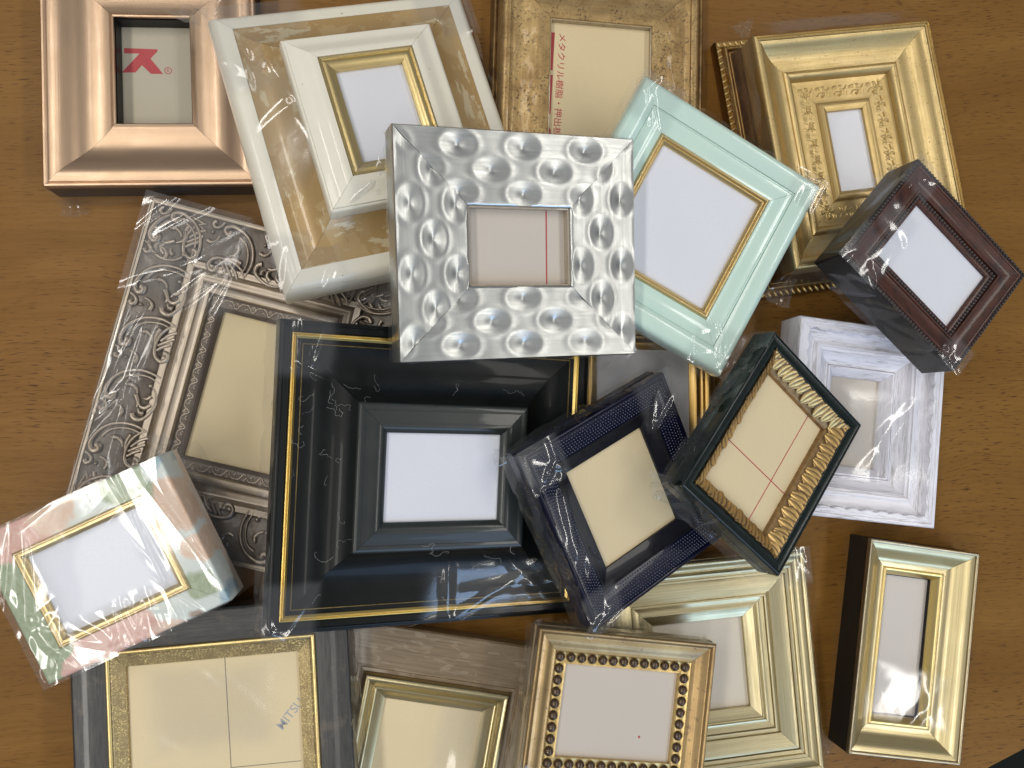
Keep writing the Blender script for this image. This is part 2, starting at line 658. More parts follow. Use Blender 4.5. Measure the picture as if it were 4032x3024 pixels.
# ------------------------------------------------------------------ frame registry (metres; face plane z = 0, back at -T)
PLACE = {
    'copper': dict(P=(-0.19555, 0.26893, 0.0258), R=[[0.99906, -0.04338, 0.00162], [0.04338, 0.99906, -0.00207], [-0.00153, 0.00214, 1.0]], W=0.1511, H=0.1782, r=0.0488, T=0.026),
    'antique': dict(P=(0.14346, 0.25202, 0.02254), R=[[0.99934, 0.03502, -0.00968], [-0.03504, 0.99938, -0.00209], [0.0096, 0.00243, 0.99995]], W=0.16, H=0.2257, r=0.0386, T=0.022),
    'ornate': dict(P=(0.35086, 0.22678, 0.04655), R=[[0.98889, -0.14851, 0.00599], [0.1484, 0.98879, 0.01629], [-0.00834, -0.01522, 0.99985]], W=0.1532, H=0.188, r=0.0605, T=0.045),
    'baroque': dict(P=(-0.12489, 0.02873, 0.02087), R=[[0.97034, 0.24174, -0.00032], [-0.24173, 0.97029, -0.00977], [-0.00205, 0.00956, 0.99995]], W=0.2052, H=0.2472, r=0.0686, T=0.02),
    'white': dict(P=(0.35415, 0.00442, 0.0323), R=[[0.99269, 0.12053, 0.00573], [-0.12056, 0.99269, 0.00598], [-0.00497, -0.00662, 0.99997]], W=0.1263, H=0.1557, r=0.0413, T=0.032),
    'grey': dict(P=(0.17811, 0.02368, 0.01354), R=[[0.99995, 0.01, 0.00011], [-0.01, 0.99995, -0.00051], [-0.00011, 0.00051, 1.0]], W=0.1184, H=0.1223, r=0.0212, T=0.014),
    'wood': dict(P=(0.00536, -0.23693, 0.01768), R=[[0.98191, 0.18935, -0.00142], [-0.18935, 0.98191, 0.00076], [0.00154, -0.00047, 1.0]], W=0.1814, H=0.1736, r=0.0539, T=0.018),
    'champagne': dict(P=(0.22061, -0.18586, 0.02604), R=[[0.99768, -0.06779, -0.00582], [0.06778, 0.9977, -0.00082], [0.00586, 0.00043, 0.99998]], W=0.1736, H=0.1699, r=0.05, T=0.026),
    'narrow': dict(P=(0.38896, -0.17655, 0.03), R=[[0.9882, 0.15318, 0.00173], [-0.15319, 0.98818, 0.00538], [-0.00088, -0.00559, 0.99998]], W=0.095, H=0.1664, r=0.0274, T=0.03),
    'dark': dict(P=(-0.13946, -0.20015, 0.03912), R=[[0.99826, -0.05576, -0.01893], [0.05552, 0.99838, -0.01268], [0.0196, 0.01161, 0.99974]], W=0.1865, H=0.1565, r=0.0355, T=0.022),
    'bead': dict(P=(0.1447, -0.20623, 0.05205), R=[[0.98468, 0.14729, 0.09331], [-0.14978, 0.98851, 0.02015], [-0.08927, -0.03382, 0.99543]], W=0.138, H=0.1146, r=0.0251, T=0.021),
    'cream': dict(P=(-0.02762, 0.21972, 0.0481), R=[[0.94994, -0.28353, 0.13124], [0.26295, 0.9524, 0.15427], [-0.16874, -0.11203, 0.97927]], W=0.192, H=0.2143, r=0.0719, T=0.022),
    'mint': dict(P=(0.1957, 0.14961, 0.06407), R=[[0.87487, 0.48392, 0.02056], [-0.48136, 0.8734, -0.07391], [-0.05372, 0.05477, 0.99705]], W=0.1591, H=0.1651, r=0.0368, T=0.02),
    'mahogany': dict(P=(0.38068, 0.11996, 0.08495), R=[[0.73995, 0.66519, 0.09998], [-0.66705, 0.74478, -0.01845], [-0.08674, -0.05304, 0.99482]], W=0.1248, H=0.0993, r=0.0233, T=0.034),
    'pastel': dict(P=(-0.20374, -0.08925, 0.06722), R=[[0.90579, -0.419, -0.06314], [0.41141, 0.9053, -0.10569], [0.10145, 0.06976, 0.99239]], W=0.1294, H=0.1065, r=0.025, T=0.03),
    'black': dict(P=(0.01632, -0.03231, 0.05412), R=[[0.96103, 0.04381, 0.27295], [-0.02865, 0.99783, -0.05928], [-0.27495, 0.04915, 0.9602]], W=0.2293, H=0.207, r=0.0728, T=0.022),
    'silver': dict(P=(0.06957, 0.1243, 0.09521), R=[[0.97673, -0.03244, 0.212], [0.05937, 0.99076, -0.12191], [-0.20609, 0.13166, 0.96963]], W=0.1717, H=0.1519, r=0.0495, T=0.024),
    'navy': dict(P=(0.1545, -0.05031, 0.0533), R=[[0.84732, -0.4061, 0.34223], [0.45015, 0.89113, -0.05707], [-0.2818, 0.20242, 0.93788]], W=0.1346, H=0.1421, r=0.0313, T=0.022),
    'green': dict(P=(0.26145, -0.01816, 0.0662), R=[[0.74332, 0.59667, 0.30242], [-0.62222, 0.7827, -0.01489], [-0.24558, -0.17711, 0.95306]], W=0.1115, H=0.1405, r=0.0215, T=0.023),
}


def frame(key, label):
    q = PLACE[key]
    e = bpy.data.objects.new('picture_frame', None)
    COL.objects.link(e)
    R = Matrix(q['R']).to_4x4()
    e.matrix_world = Matrix.Translation(q['P']) @ R
    e.empty_display_size = 0.02
    e['label'] = label
    e['category'] = 'picture frame'
    e['group'] = 'picture frames piled on the wooden table'
    d = dict(q)
    d['root'] = e
    return d


# ------------------------------------------------------------------ floor and table
def plain_floor():
    k = NT('dark_floor')
    n = k.noise(k.coord('Object'), 6, 4)
    k.setc(k.mix(n, (0.008, 0.009, 0.007), (0.014, 0.015, 0.012)))
    k.bsdf.inputs['Specular IOR Level'].default_value = 0.1
    k.setr(0.7)
    me = bpy.data.meshes.new('floor')
    me.from_pydata([(-3, -3, -0.72), (3, -3, -0.72), (3, 3, -0.72), (-3, 3, -0.72)], [], [(0, 1, 2, 3)])
    o = link_mesh('floor', me, None, (k.m,), 0)
    o['kind'] = 'structure'
    o['label'] = 'dark floor showing past the table edge'


def oak():
    k = NT('oak_veneer')
    ob = k.coord('Object', (1, 1, 1), (0, 0, math.radians(-3)))
    warp = k.noise(ob, 5.0, 3.0)
    # slow waviness of the grain
    sep = k.node('ShaderNodeSeparateXYZ')
    k.link(ob, sep.inputs[0])
    y2 = k.math('ADD', sep.outputs['Y'], k.math('MULTIPLY', k.math('SUBTRACT', warp, 0.5), 0.030))
    def vec(ax, ay):
        c = k.node('ShaderNodeCombineXYZ')
        k.link(k.math('MULTIPLY', sep.outputs['X'], ax), c.inputs['X'])
        k.link(k.math('MULTIPLY', y2, ay), c.inputs['Y'])
        return c.outputs[0]
    broad = k.noise(vec(1.6, 14), 1.0, 4.0, 0.55)
    fine = k.noise(vec(14, 420), 1.0, 3.0, 0.6)
    pores = k.noise(vec(95, 900), 1.0, 1.5, 0.45)
    zone = k.ramp(k.noise(vec(3, 9), 1.0, 2.0), 0.40, 0.60)
    flake = k.noise(vec(16, 60), 1.0, 2.0, 0.5)
    c = k.mix(k.ramp(broad, 0.32, 0.68), (0.178, 0.081, 0.0150), (0.248, 0.121, 0.026))
    c = k.mix(k.math('MULTIPLY', k.ramp(fine, 0.42, 0.7), 0.45), c, (0.142, 0.064, 0.011))
    c = k.mix(k.math('MULTIPLY', k.ramp(flake, 0.56, 0.72), 0.16), c, (0.31, 0.155, 0.036))
    p = k.math('MULTIPLY', k.ramp(pores, 0.60, 0.69), k.math('ADD', k.math('MULTIPLY', zone, 0.6), 0.32))
    c = k.mix(p, c, (0.075, 0.029, 0.007))
    k.setc(c)
    k.setr(k.ramp(fine, 0.3, 0.7, 0.36, 0.46))
    k.bsdf.inputs['Specular IOR Level'].default_value = 0.16
    k.bump(pores, -0.12, 0.0006)
    return k.m


def table():
    P = [(-0.95, 0.9), (-0.95, -0.70), (-0.50, -0.70), (-0.25, -0.585), (0.0, -0.494), (0.25, -0.386), (0.38, -0.3265), (0.4745, -0.2828), (0.5030, -0.2715), (0.62, -0.213), (0.80, -0.09), (0.95, 0.05), (1.02, 0.25), (1.05, 0.9)]
    n = len(P)
    e = bpy.data.objects.new('wooden_table', None)
    COL.objects.link(e)
    e['label'] = 'brown oak table the picture frames are lying on'
    e['category'] = 'table'
    # top with a rounded edge
    prof = [(0.004, 0.0), (0.0012, -0.0012), (0.0, -0.004), (0.0, -0.030), (0.004, -0.034)]
    cen = Vector((0.05, 0.2))
    V, F = [], []
    for o, z in prof:
        for p in P:
            d = (Vector(p) - cen).normalized()
            V.append((p[0] - d.x * o, p[1] - d.y * o, z))
    for j in range(len(prof) - 1):
        for i in range(n):
            a, b = j * n + i, j * n + (i + 1) % n
            F.append((a, a + n, b + n, b))
    F.append(tuple(range(n)))
    F.append(tuple(reversed(range((len(prof) - 1) * n, len(prof) * n))))
    me = bpy.data.meshes.new('table_top')
    me.from_pydata(V, [], F)
    link_mesh('table_top', me, e, (oak(),), 30)
    leg_m = paint('dark_leg', (0.03, 0.025, 0.02), None, 0.4, film=0)
    for x, y in ((-0.8, -0.55), (-0.8, 0.75), (0.9, 0.75), (0.8, 0.02)):
        box('leg', e, x - 0.03, x + 0.03, y - 0.03, y + 0.03, -0.72, -0.0345, leg_m)


plain_floor()
table()


# ------------------------------------------------------------------ 1 copper frame
def copper():
    fr = frame('copper', 'brushed rose copper frame with black inner edge around red printed paper')
    r, T = fr['r'], fr['T']
    m = metal('rose_copper', (0.575, 0.405, 0.27), (0.455, 0.315, 0.208), 0.38, 0.35, (40, 0.3), film=0.35, sx=14, sy=1500, bump=0.10)
    rails('side_wall', fr, [(0.0004, -0.0042), (0.004, -0.0042)], BLACKSIDE)
    pts = [(0, -0.0036), (0.0002, -0.0008), (0.0009, -0.0001), (0.0022, 0.0), (0.0030, -0.0006)] + \
        crv([(0.0034, -0.0008), (0.10 * r, 0.0002), (0.22 * r, 0.0003), (0.36 * r, -0.0022), (0.50 * r, -0.0058), (0.64 * r, -0.0078), (0.80 * r, -0.0078), (0.93 * r, -0.0066)], 6) + \
        [(0.955 * r, -0.0056), (0.975 * r, -0.0050), (0.995 * r, -0.0056), (r, -0.0064)]
    rails('rail', fr, pts, m, shell=0.0006, nseg=1)
    rails('gap_liner', fr, [(r - 0.004, -0.0093), (r + 0.0002, -0.0093)], BLACKSIDE, bottom=-0.0245)
    z = -0.0205
    sheet(fr, paper('dim_paper', (0.46, 0.41, 0.31)), z, inset=r + 0.0012)
    k = 0.00004
    poly_print(fr['root'], 'printed_mark', [(-0.0249, 0.0239), (-0.0007, 0.0232), (-0.0012, 0.0214), (-0.0061, 0.0159), (0.0028, 0.0040), (-0.0061, 0.0041), (-0.0124, 0.0108), (-0.0172, 0.0050), (-0.0270, 0.0049), (-0.0139, 0.0198), (-0.0250, 0.0199)][::-1], z + k, INK_RED)
    # ring with R
    V, F = [], []
    for i in range(28):
        a = 2 * math.pi * i / 28
        for q in (0.0027, 0.0022):
            for zz in (0, 0.00008):
                V.append((0.0065 + q * math.cos(a), 0.0066 + q * math.sin(a), z + k + zz))
    for i in range(28):
        a, b = i * 4, ((i + 1) % 28) * 4
        F += [(a + 1, b + 1, b + 3, a + 3), (a, b, b + 1, a + 1), (a + 2, a + 3, b + 3, b + 2)]
    me = bpy.data.meshes.new('printed_ring')
    me.from_pydata(V, [], F)
    link_mesh('printed_ring', me, fr['root'], (INK_RED,), 0)
    text_print(fr['root'], 'printed_lettering', 'R', 0.0037, (0.0053, 0.00535, z + k), 0, INK_RED)
    film_side(fr, 2, seed=3, flare=0.004)
    film_tuft(fr, (-0.064, -0.091, -0.024), (0.1, -1, 0.1), 0.014, 0.022, 4)


# ------------------------------------------------------------------ 2 cream frame
def cream():
    fr = frame('cream', 'cream frame with tan washed band and raised centre, partly under the hammered silver frame')
    r, T = fr['r'], fr['T']
    cm = NT('cream_paint')
    n = cm.noise(cm.coord('Object'), 50, 4)
    c = cm.mix(n, (0.78, 0.745, 0.63), (0.72, 0.68, 0.56))
    sp = cm.ramp(cm.noise(cm.coord('Object'), 330, 1.5), 0.77, 0.79)
    cm.setc(cm.mix(cm.math('MULTIPLY', sp, 0.7), c, (0.15, 0.12, 0.08)))
    cm.setr(0.42)
    cm.film(0.8, 0.4, 45)
    cm = cm.m
    g = NT('tan_wash')
    ob = g.coord('Object')
    b = g.noise(ob, 26, 7.0, 0.62, 0.5)
    b2 = g.noise(ob, 70, 5.0, 0.6, 0.3)
    c = g.mix(g.ramp(b, 0.49, 0.505), (0.385, 0.250, 0.100), (0.44, 0.305, 0.140))
    c = g.mix(g.ramp(b2, 0.60, 0.615, 0, 0.45), c, (0.48, 0.37, 0.20))
    edge = g.noise(g.coord('UV', (18, 55, 1)), 1.0, 6.0, 0.65)
    c = g.mix(g.ramp(edge, 0.57, 0.59, 0, 0.85), c, (0.58, 0.49, 0.31))
    g.setc(c)
    g.setr(0.36)
    g.bsdf.inputs['Metallic'].default_value = 0.15
    g.film(0.7, 0.4, 28)
    g = g.m
    gold = metal('pale_gold_lip', (0.78, 0.62, 0.30), (0.62, 0.47, 0.20), 0.32, 0.7, (40, 0.2), sx=10, sy=1600)
    a1, a2, a3 = 0.20 * r, 0.57 * r, 0.86 * r
    rails('outer_rail', fr, crv([(0, -T), (-0.0006, -T * 0.6), (0.0008, -0.006), (0.0045, -0.0008), (0.010, 0.0006), (a1, 0.0012)], 5), cm)
    rails('washed_panel', fr, crv([(a1 + 0.0001, 0.0006), (a1 + 0.006, 0.0006), (a1 + 0.014, 0.0030), (a1 + 0.021, 0.0075), (a2, 0.0125)], 5), g)
    rails('inner_moulding', fr, crv([(a2 + 0.0001, 0.0150), (a2 + 0.0008, 0.0205), (a2 + 0.0025, 0.0216)], 4) + crv([(a2 + 0.0028, 0.0228), (a2 + 0.008, 0.0236), (a2 + 0.0125, 0.0256), (a2 + 0.0165, 0.0274), (a3, 0.0276)], 4), cm)
    rails('gold_lip', fr, crv([(a3 + 0.0001, 0.0262), (a3 + 0.0008, 0.0276), (a3 + 0.0022, 0.0272)], 3) + crv([(a3 + 0.0026, 0.0262), (a3 + 0.0052, 0.0265), (a3 + 0.0078, 0.0250), (r, 0.0242)], 3), gold)
    sheet(fr, WHITE, 0.0212)
    film_corner(fr, 3, 0.050, 5, z=0.0022, amp=0.0018, creases=9)
    film_corner(fr, 0, 0.075, 6, z=0.0022, amp=0.0030, creases=10, ca=0.003)
    film_corner(fr, 1, 0.050, 7, z=0.0022, amp=0.0030, creases=9)
    film_side(fr, 2, seed=8, flare=0.003, amp=0.002)
    film_side(fr, 1, seed=9, flare=0.006, amp=0.003)
    film_tuft(fr, (-0.096, 0.105, 0.002), (-0.3, 1, -0.2), 0.014, 0.05, 12)
    film_tuft(fr, (0.094, 0.103, 0.0), (0.5, 0.8, -0.3), 0.016, 0.04, 3)
    h = 0.0278
    q = fr['W'] / 2
    film_grid(fr, [(-0.060, -0.068, 0.020), (0.045, -0.068, 0.020), (0.040, -0.030, h), (-0.045, -0.030, h)], 50, 20, 0.0012, 31, creases=5, ca=0.003)
    film_grid(fr, [(-0.088, -0.060, 0.0035), (-0.045, -0.040, 0.022), (-0.045, 0.050, 0.022), (-0.088, 0.080, 0.0035)], 24, 60, 0.0016, 33, creases=4, ca=0.003)


# ------------------------------------------------------------------ 3 antique gold frame
def antique():
    fr = frame('antique', 'speckled antique gold frame holding paper with red Japanese lettering and red bars')
    r, T = fr['r'], fr['T']
    m = metal('speckled_gold', (0.60, 0.42, 0.19), (0.33, 0.205, 0.08), 0.46, 0.25, (55, 0.8), speck=(480, 0.54, (0.10, 0.058, 0.022)), film=0.5, metallic=0.85, sx=20, sy=500, bump=0.2)
    md = metal('brown_gold', (0.42, 0.26, 0.09), (0.10, 0.055, 0.022), 0.40, 0.5, (60, 0.7), film=0.8, metallic=0.8, sx=30, sy=700)
    pale = paint('bare_inner_edge', (0.42, 0.33, 0.19), (0.30, 0.22, 0.12), 0.6, 200)
    rails('stepped_side', fr, [(-0.0085, -T), (-0.0085, -0.0150), (-0.0078, -0.0130)] + crv([(-0.0076, -0.0128), (-0.0058, -0.0100), (-0.0040, -0.0104), (-0.0026, -0.0118)], 4) + [(-0.0022, -0.0118)], md)
    rails('rail', fr, crv([(-0.0021, -0.0085), (-0.0012, -0.0050), (0.0010, -0.0012), (0.0035, 0.0), (0.0065, -0.0006)], 4) + crv([(0.0070, -0.0022), (0.011, -0.0042), (0.018, -0.0040), (0.026, -0.0028), (0.033, -0.0024), (r - 0.0003, -0.0027)], 4) + [(r, -0.0032)], m, nseg=60,
          disp=lambda s, u, z, sd: (u, z + 0.00045 * mn.noise(Vector((s * 70, u * 160, sd * 7.7)))))
    rails('inner_edge', fr, [(r + 0.0001, -0.0036), (r + 0.0009, -0.0038)], pale)
    z = -0.0085
    sheet(fr, BEIGE, z, inset=r + 0.0009)
    k = 0.00004
    R = fr['root']
    for y0, y1, x0, x1 in ((0.0652, 0.0340, -0.0420, -0.0372), (0.0301, -0.0021, -0.0420, -0.0380)):
        poly_print(R, 'printed_bar', [(x0 + 0.0006, y0), (x0 - 0.0006, y1), (x1 - 0.0008, y1), (x1 + 0.0003, y0)], z + k, INK_RED)
    poly_print(R, 'printed_bar', [(-0.0420, -0.0105), (-0.0420, -0.0290), (-0.0383, -0.0290), (-0.0383, -0.0150), (-0.0403, -0.0115)], z + k, INK_RED)
    text_print(R, 'printed_lettering', 'メタクリル樹脂・押出板', 0.0068, (-0.0330, 0.0655, z + k), math.radians(-92), INK_RED, sx=1.14, bold=0.00003)
    film_side(fr, 3, seed=13, out=0.006, amp=0.002)
    film_side(fr, 1, seed=14, out=0.008, amp=0.001)


# ------------------------------------------------------------------ 4 gold ornate frame
def small_scroll(rs):
    """one run of low raised foliage for the ornate gold band, about 15 mm long, 11 mm wide"""
    rnd = random.Random(rs)
    P = []
    P.append(swirl([(-0.0055, 0.0010), (-0.0035, 0.0040), (-0.0005, 0.0046), (0.0012, 0.0028), (0.0004, 0.0012), (-0.0010, 0.0016)], 0.00068, 0.00136))
    P.append(swirl([(0.0062, 0.0085), (0.0040, 0.0062), (0.0018, 0.0062), (0.0008, 0.0080), (0.0020, 0.0092)], 0.00068, 0.00136))
    for i in range(3):
        a = rnd.uniform(-0.4, 0.4)
        x = -0.0050 + i * 0.0021
        P.append(swirl([(x, 0.0095 - i * 0.0006), (x + 0.0010 + a * 0.0006, 0.0078), (x + 0.0005, 0.0058)], 0.00051, 0.00119))
    for i in range(3):
        x = 0.0030 + i * 0.0015
        P.append(swirl([(x, 0.0006), (x + 0.0012, 0.0018 + 0.0006 * i), (x + 0.0010, 0.0040)], 0.00051, 0.00102))
    P.append(blob((0.0, 0.0068, 0), 0.0009, 0.00153, 0.00136))
    return merge(P)


def rope_twist():
    return blob((0, 0, 0), 0.0014, 0.0030, 0.0018, 8, 4, 0.5)


def ornate():
    fr = frame('ornate', 'wide gold frame with scrollwork band and roped side, under the dark mahogany frame')
    r, T = fr['r'], fr['T']
    m = metal('soft_gold', (0.64, 0.49, 0.235), (0.48, 0.355, 0.155), 0.43, 0.55, (30, 0.35), film=0.15, sx=24, sy=700, speck=(500, 0.60, (0.26, 0.16, 0.05)), bump=0.12)
    mo = metal('ornament_gold', (0.60, 0.44, 0.19), (0.48, 0.34, 0.14), 0.42, 0.2, (60, 0.4), film=0.1, metallic=0.85)
    mb = metal('dark_gold_side', (0.40, 0.25, 0.08), (0.16, 0.09, 0.03), 0.38, 0.6, (60, 0.4), film=0.4)
    rails('base_moulding', fr, [(-0.0150, -T), (-0.0150, -0.0375), (-0.0142, -0.0355)] + crv([(-0.0140, -0.0355), (-0.0100, -0.0360)], 2) + crv([(-0.0098, -0.0350), (-0.0080, -0.0325), (-0.0062, -0.0330), (-0.0050, -0.0350), (-0.0030, -0.0340), (-0.0008, -0.0220)], 4), mb)
    repeat(fr, 'rope_twist', rope_twist(), -0.0120, -0.0362, 0.0052, (mo,))
    rails('ridge', fr, [(-0.0006, -0.0250)] + crv([(-0.0006, -0.0060), (0.0, -0.0015), (0.0014, 0.0)], 3) + [(0.0016, -0.0006), (0.0030, -0.0002), (0.0032, -0.0009), (0.0048, -0.0007)], m)
    rails('cove', fr, crv([(0.0050, -0.0014), (0.0075, -0.0030), (0.011, -0.0070), (0.016, -0.0110), (0.022, -0.0132), (0.0265, -0.0136)], 5) + crv([(0.0268, -0.0128), (0.0285, -0.0118), (0.0305, -0.0120), (0.0325, -0.0140), (0.0340, -0.0168)], 4), m)
    rails('ornament_band', fr, crv([(0.0341, -0.0178), (0.037, -0.0182), (0.050, -0.0185), (0.0530, -0.0183)], 3), mo)
    repeat(fr, 'scroll', [small_scroll(1), small_scroll(2), small_scroll(3)], 0.0388, -0.0185, 0.0138, (mo,), phase=0.5, smooth=60)
    rails('lip', fr, [(0.0531, -0.0178), (0.0545, -0.0160), (0.0565, -0.0155), (0.0580, -0.0160), (r, -0.0175)], mo)
    sheet(fr, WHITE, -0.0205)
    H, W = fr['H'] / 2, fr['W'] / 2
    film_grid(fr, [(-W, H + 0.0005, -0.001), (W + 0.003, H + 0.0005, -0.001), (W + 0.003, H + 0.014, -0.006), (-W, H + 0.014, -0.006)][::-1], 60, 8, 0.0008, 21, creases=6)
    film_tuft(fr, (-W - 0.004, H + 0.001, -0.004), (-0.25, 1, 0.3), 0.012, 0.020, 5)
    film_tuft(fr, (-W - 0.002, -H - 0.004, -0.010), (-0.7, -1, -0.2), 0.024, 0.030, 8)
    film_side(fr, 2, seed=23, out=0.004, flare=0.008, amp=0.003)
    film_side(fr, 3, seed=26, out=0.003, flare=0.011, amp=0.0008)


# ------------------------------------------------------------------ 5 mint frame
def mint():
    fr = frame('mint', 'pale mint green frame with thin gold inner edge and white paper')
    r, T = fr['r'], fr['T']
    k = NT('mint_lacquer')
    n = k.noise(k.coord('Object'), 16, 3)
    k.setc(k.mix(k.ramp(n, 0.35, 0.65), (0.57, 0.72, 0.62), (0.52, 0.69, 0.61)))
    k.setr(0.30)
    k.film(1.0, 0.30, 40)
    m = k.m
    rails('outer_rail', fr, crv([(0.0, -T), (-0.0004, -T * 0.55), (0.0006, -0.0040), (0.0032, -0.0008), (0.007, 0.0), (0.012, -0.0006), (0.0160, -0.0022)], 5), m)
    rails('inner_rail', fr, crv([(0.0161, -0.0030), (0.0168, -0.0022), (0.0178, -0.0020)], 3) + crv([(0.0180, -0.0026), (0.022, -0.0024), (0.027, -0.0034), (0.0308, -0.0030)], 4), m)
    rails('gold_lip', fr, crv([(0.0309, -0.0030), (0.0318, -0.0014), (0.0330, -0.0012), (0.0338, -0.0022)], 3) + crv([(0.0340, -0.0028), (0.0352, -0.0024), (r, -0.0044)], 3), GOLDTRIM)
    sheet(fr, WHITE, -0.0064)
    film_corner(fr, 2, 0.042, 41, amp=0.0016, creases=9, ca=0.003)
    film_corner(fr, 0, 0.040, 42, amp=0.0012, creases=7)
    film_corner(fr, 1, 0.030, 43, amp=0.0008, creases=5)
    film_side(fr, 2, seed=44, flare=0.003)
    film_side(fr, 3, seed=45, flare=0.004)
    film_side(fr, 0, seed=47, flare=0.004, amp=0.0008)
    film_tuft(fr, (0.079, 0.083, -0.002), (1, 0.6, -0.5), 0.010, 0.024, 9)


# ------------------------------------------------------------------ 6 hammered silver frame
def silver():
    fr = frame('silver', 'square hammered silver frame with round dents and a red line on its paper')
    r, T, W, H = fr['r'], fr['T'], fr['W'] / 2, fr['H'] / 2
    k = NT('hammered_silver')
    u = k.coord('UV', (16, 700, 1))
    st = k.noise(u, 1.0, 4)
    k.setc(k.mix(k.ramp(st, 0.3, 0.7), (0.54, 0.55, 0.53), (0.47, 0.48, 0.46)))
    k.bsdf.inputs['Metallic'].default_value = 1.0
    k.setr(k.ramp(st, 0.3, 0.7, 0.30, 0.39))
    k.bump(st, 0.06, 0.0005)
    m = k.m
    pitch, rows = 0.0455, (0.21, 0.52, 0.83)
    ph = {0: 0.003, 1: -0.033, 2: -0.001, 3: 0.027}

    def dent(s, uu, z, side):
        d = 0.0
        for q, fu in enumerate(rows):
            off = ph[side] + (pitch / 2 if q == 1 else 0)
            n0 = round((s - off) / pitch)
            for n in (n0 - 1, n0, n0 + 1):
                ds = s - off - n * pitch
                du = uu - fu * r
                e = math.hypot(ds / 0.0122, du / 0.0086)
                if e < 2.2:
                    jit = 0.85 + 0.3 * mn.noise(Vector((n * 3.3, q * 5.1, side * 2.2)))
                    d -= 0.0029 * jit * (math.exp(-(e / 0.56) ** 1.25) - 0.5 * math.exp(-((e - 1.08) / 0.26) ** 2) * 0.30)
        d += 0.0005 * mn.noise(Vector((s * 40, uu * 40, side * 3.1)))
        if uu < 0.002 or uu > r - 0.0015:
            d *= 0.35
        return (uu, z + d)
    pts = [(0, -T), (0.0, -0.0012), (0.0007, -0.0002)] + [(0.002 + (r - 0.004) * i / 44, -0.0004 + (-0.0012) * i / 44) for i in range(45)] + [(r - 0.0008, -0.0019), (r, -0.0030)]
    rails('rail', fr, pts, m, nseg=150, disp=lambda s, u_, z, sd: dent(s, u_, z, sd) if z > -0.004 else (u_ + 0.0006 * mn.noise(Vector((s * 55, 0, sd))), z), smooth=50)
    rails('inner_edge', fr, [(r + 0.0001, -0.0034), (r + 0.0010, -0.0036)], paint('bare_wood', (0.40, 0.34, 0.26), (0.33, 0.28, 0.21), 0.6, 120))
    z = -0.0105
    sheet(fr, PINKBEIGE, z, inset=r + 0.001)
    bar(fr['root'], 'printed_line', (0.0223, 0.028), (0.0216, -0.028), 0.0010, z + 0.00004, INK_RED)
    film_side(fr, 3, seed=51, out=0.0015, flare=0.001)
    film_side(fr, 2, seed=52, out=0.0015, flare=0.001)
    film_side(fr, 0, seed=53, out=0.0015, flare=0.002, amp=0.0006)


# ------------------------------------------------------------------ 7 mahogany frame
def mahogany():
    fr = frame('mahogany', 'small dark mahogany frame edged with tiny beads, its deep black side wrapped in film')
    r, T, W, H = fr['r'], fr['T'], fr['W'] / 2, fr['H'] / 2
    k = NT('mahogany')
    n = k.noise(k.coord('UV', (40, 900, 1)), 1.0, 5.0, 0.65)
    b = k.noise(k.coord('Object'), 90, 4.0, 0.6)
    c = k.mix(k.ramp(n, 0.35, 0.65), (0.036, 0.011, 0.007), (0.085, 0.026, 0.015))
    c = k.mix(k.ramp(b, 0.5, 0.65, 0, 0.7), c, (0.014, 0.008, 0.008))
    k.setc(c)
    k.setr(0.42)
    k.bsdf.inputs['Specular IOR Level'].default_value = 0.3
    k.film(0.25, 0.3, 50)
    m = k.m
    mb = paint('dark_bead', (0.030, 0.024, 0.022), (0.075, 0.058, 0.052), 0.30, 300, film=0)
    rails('side_wall', fr, [(0.0, -T), (0.0, -0.0016), (0.0006, -0.0010)], BLACKSIDE)
    rails('bead_channel', fr, [(0.0007, -0.0012), (0.0030, -0.0012)], mb)
    rails('rail', fr, crv([(0.0031, -0.0006), (0.0038, 0.0), (0.0050, -0.0002)], 3) + crv([(0.0052, -0.0008), (0.009, -0.0022), (0.013, -0.0030), (0.0160, -0.0028)], 4) + [(0.0161, -0.0018), (0.0174, -0.0018), (0.0176, -0.0036)], m)
    rails('lip', fr, [(0.0177, -0.0038), (0.0215, -0.0042), (r, -0.0052)], m)
    bead = blob((0, 0, 0), 0.00128, 0.00128, 0.0019, 7, 3)
    repeat(fr, 'bead', bead, 0.0016, -0.0012, 0.0030, (mb,))
    repeat(fr, 'inner_bead', bead, 0.0194, -0.0037, 0.0029, (mb,))
    sheet(fr, WHITE, -0.0072)
    film_side(fr, 2, lv=0.6, seed=61, out=0.004, flare=0.002, amp=0.0022)
    film_side(fr, 3, seed=62, out=0.004, flare=0.004, amp=0.0015)
    film_corner(fr, 0, 0.030, 63, amp=0.0010, creases=3)
    film_corner(fr, 3, 0.040, 64, amp=0.0012, creases=4)
    film_corner(fr, 2, 0.026, 65, amp=0.0014, creases=7)
    film_tuft(fr, (W - 0.002, H - 0.002, 0.0), (1, 1, 0.3), 0.010, 0.012, 6)
    film_grid(fr, [(-W, -0.018, 0.001), (-W + 0.036, -0.018, 0.001), (-W + 0.036, 0.014, 0.001), (-W, 0.014, 0.001)], 30, 30, 0.0010, 66, creases=3, ca=0.002)


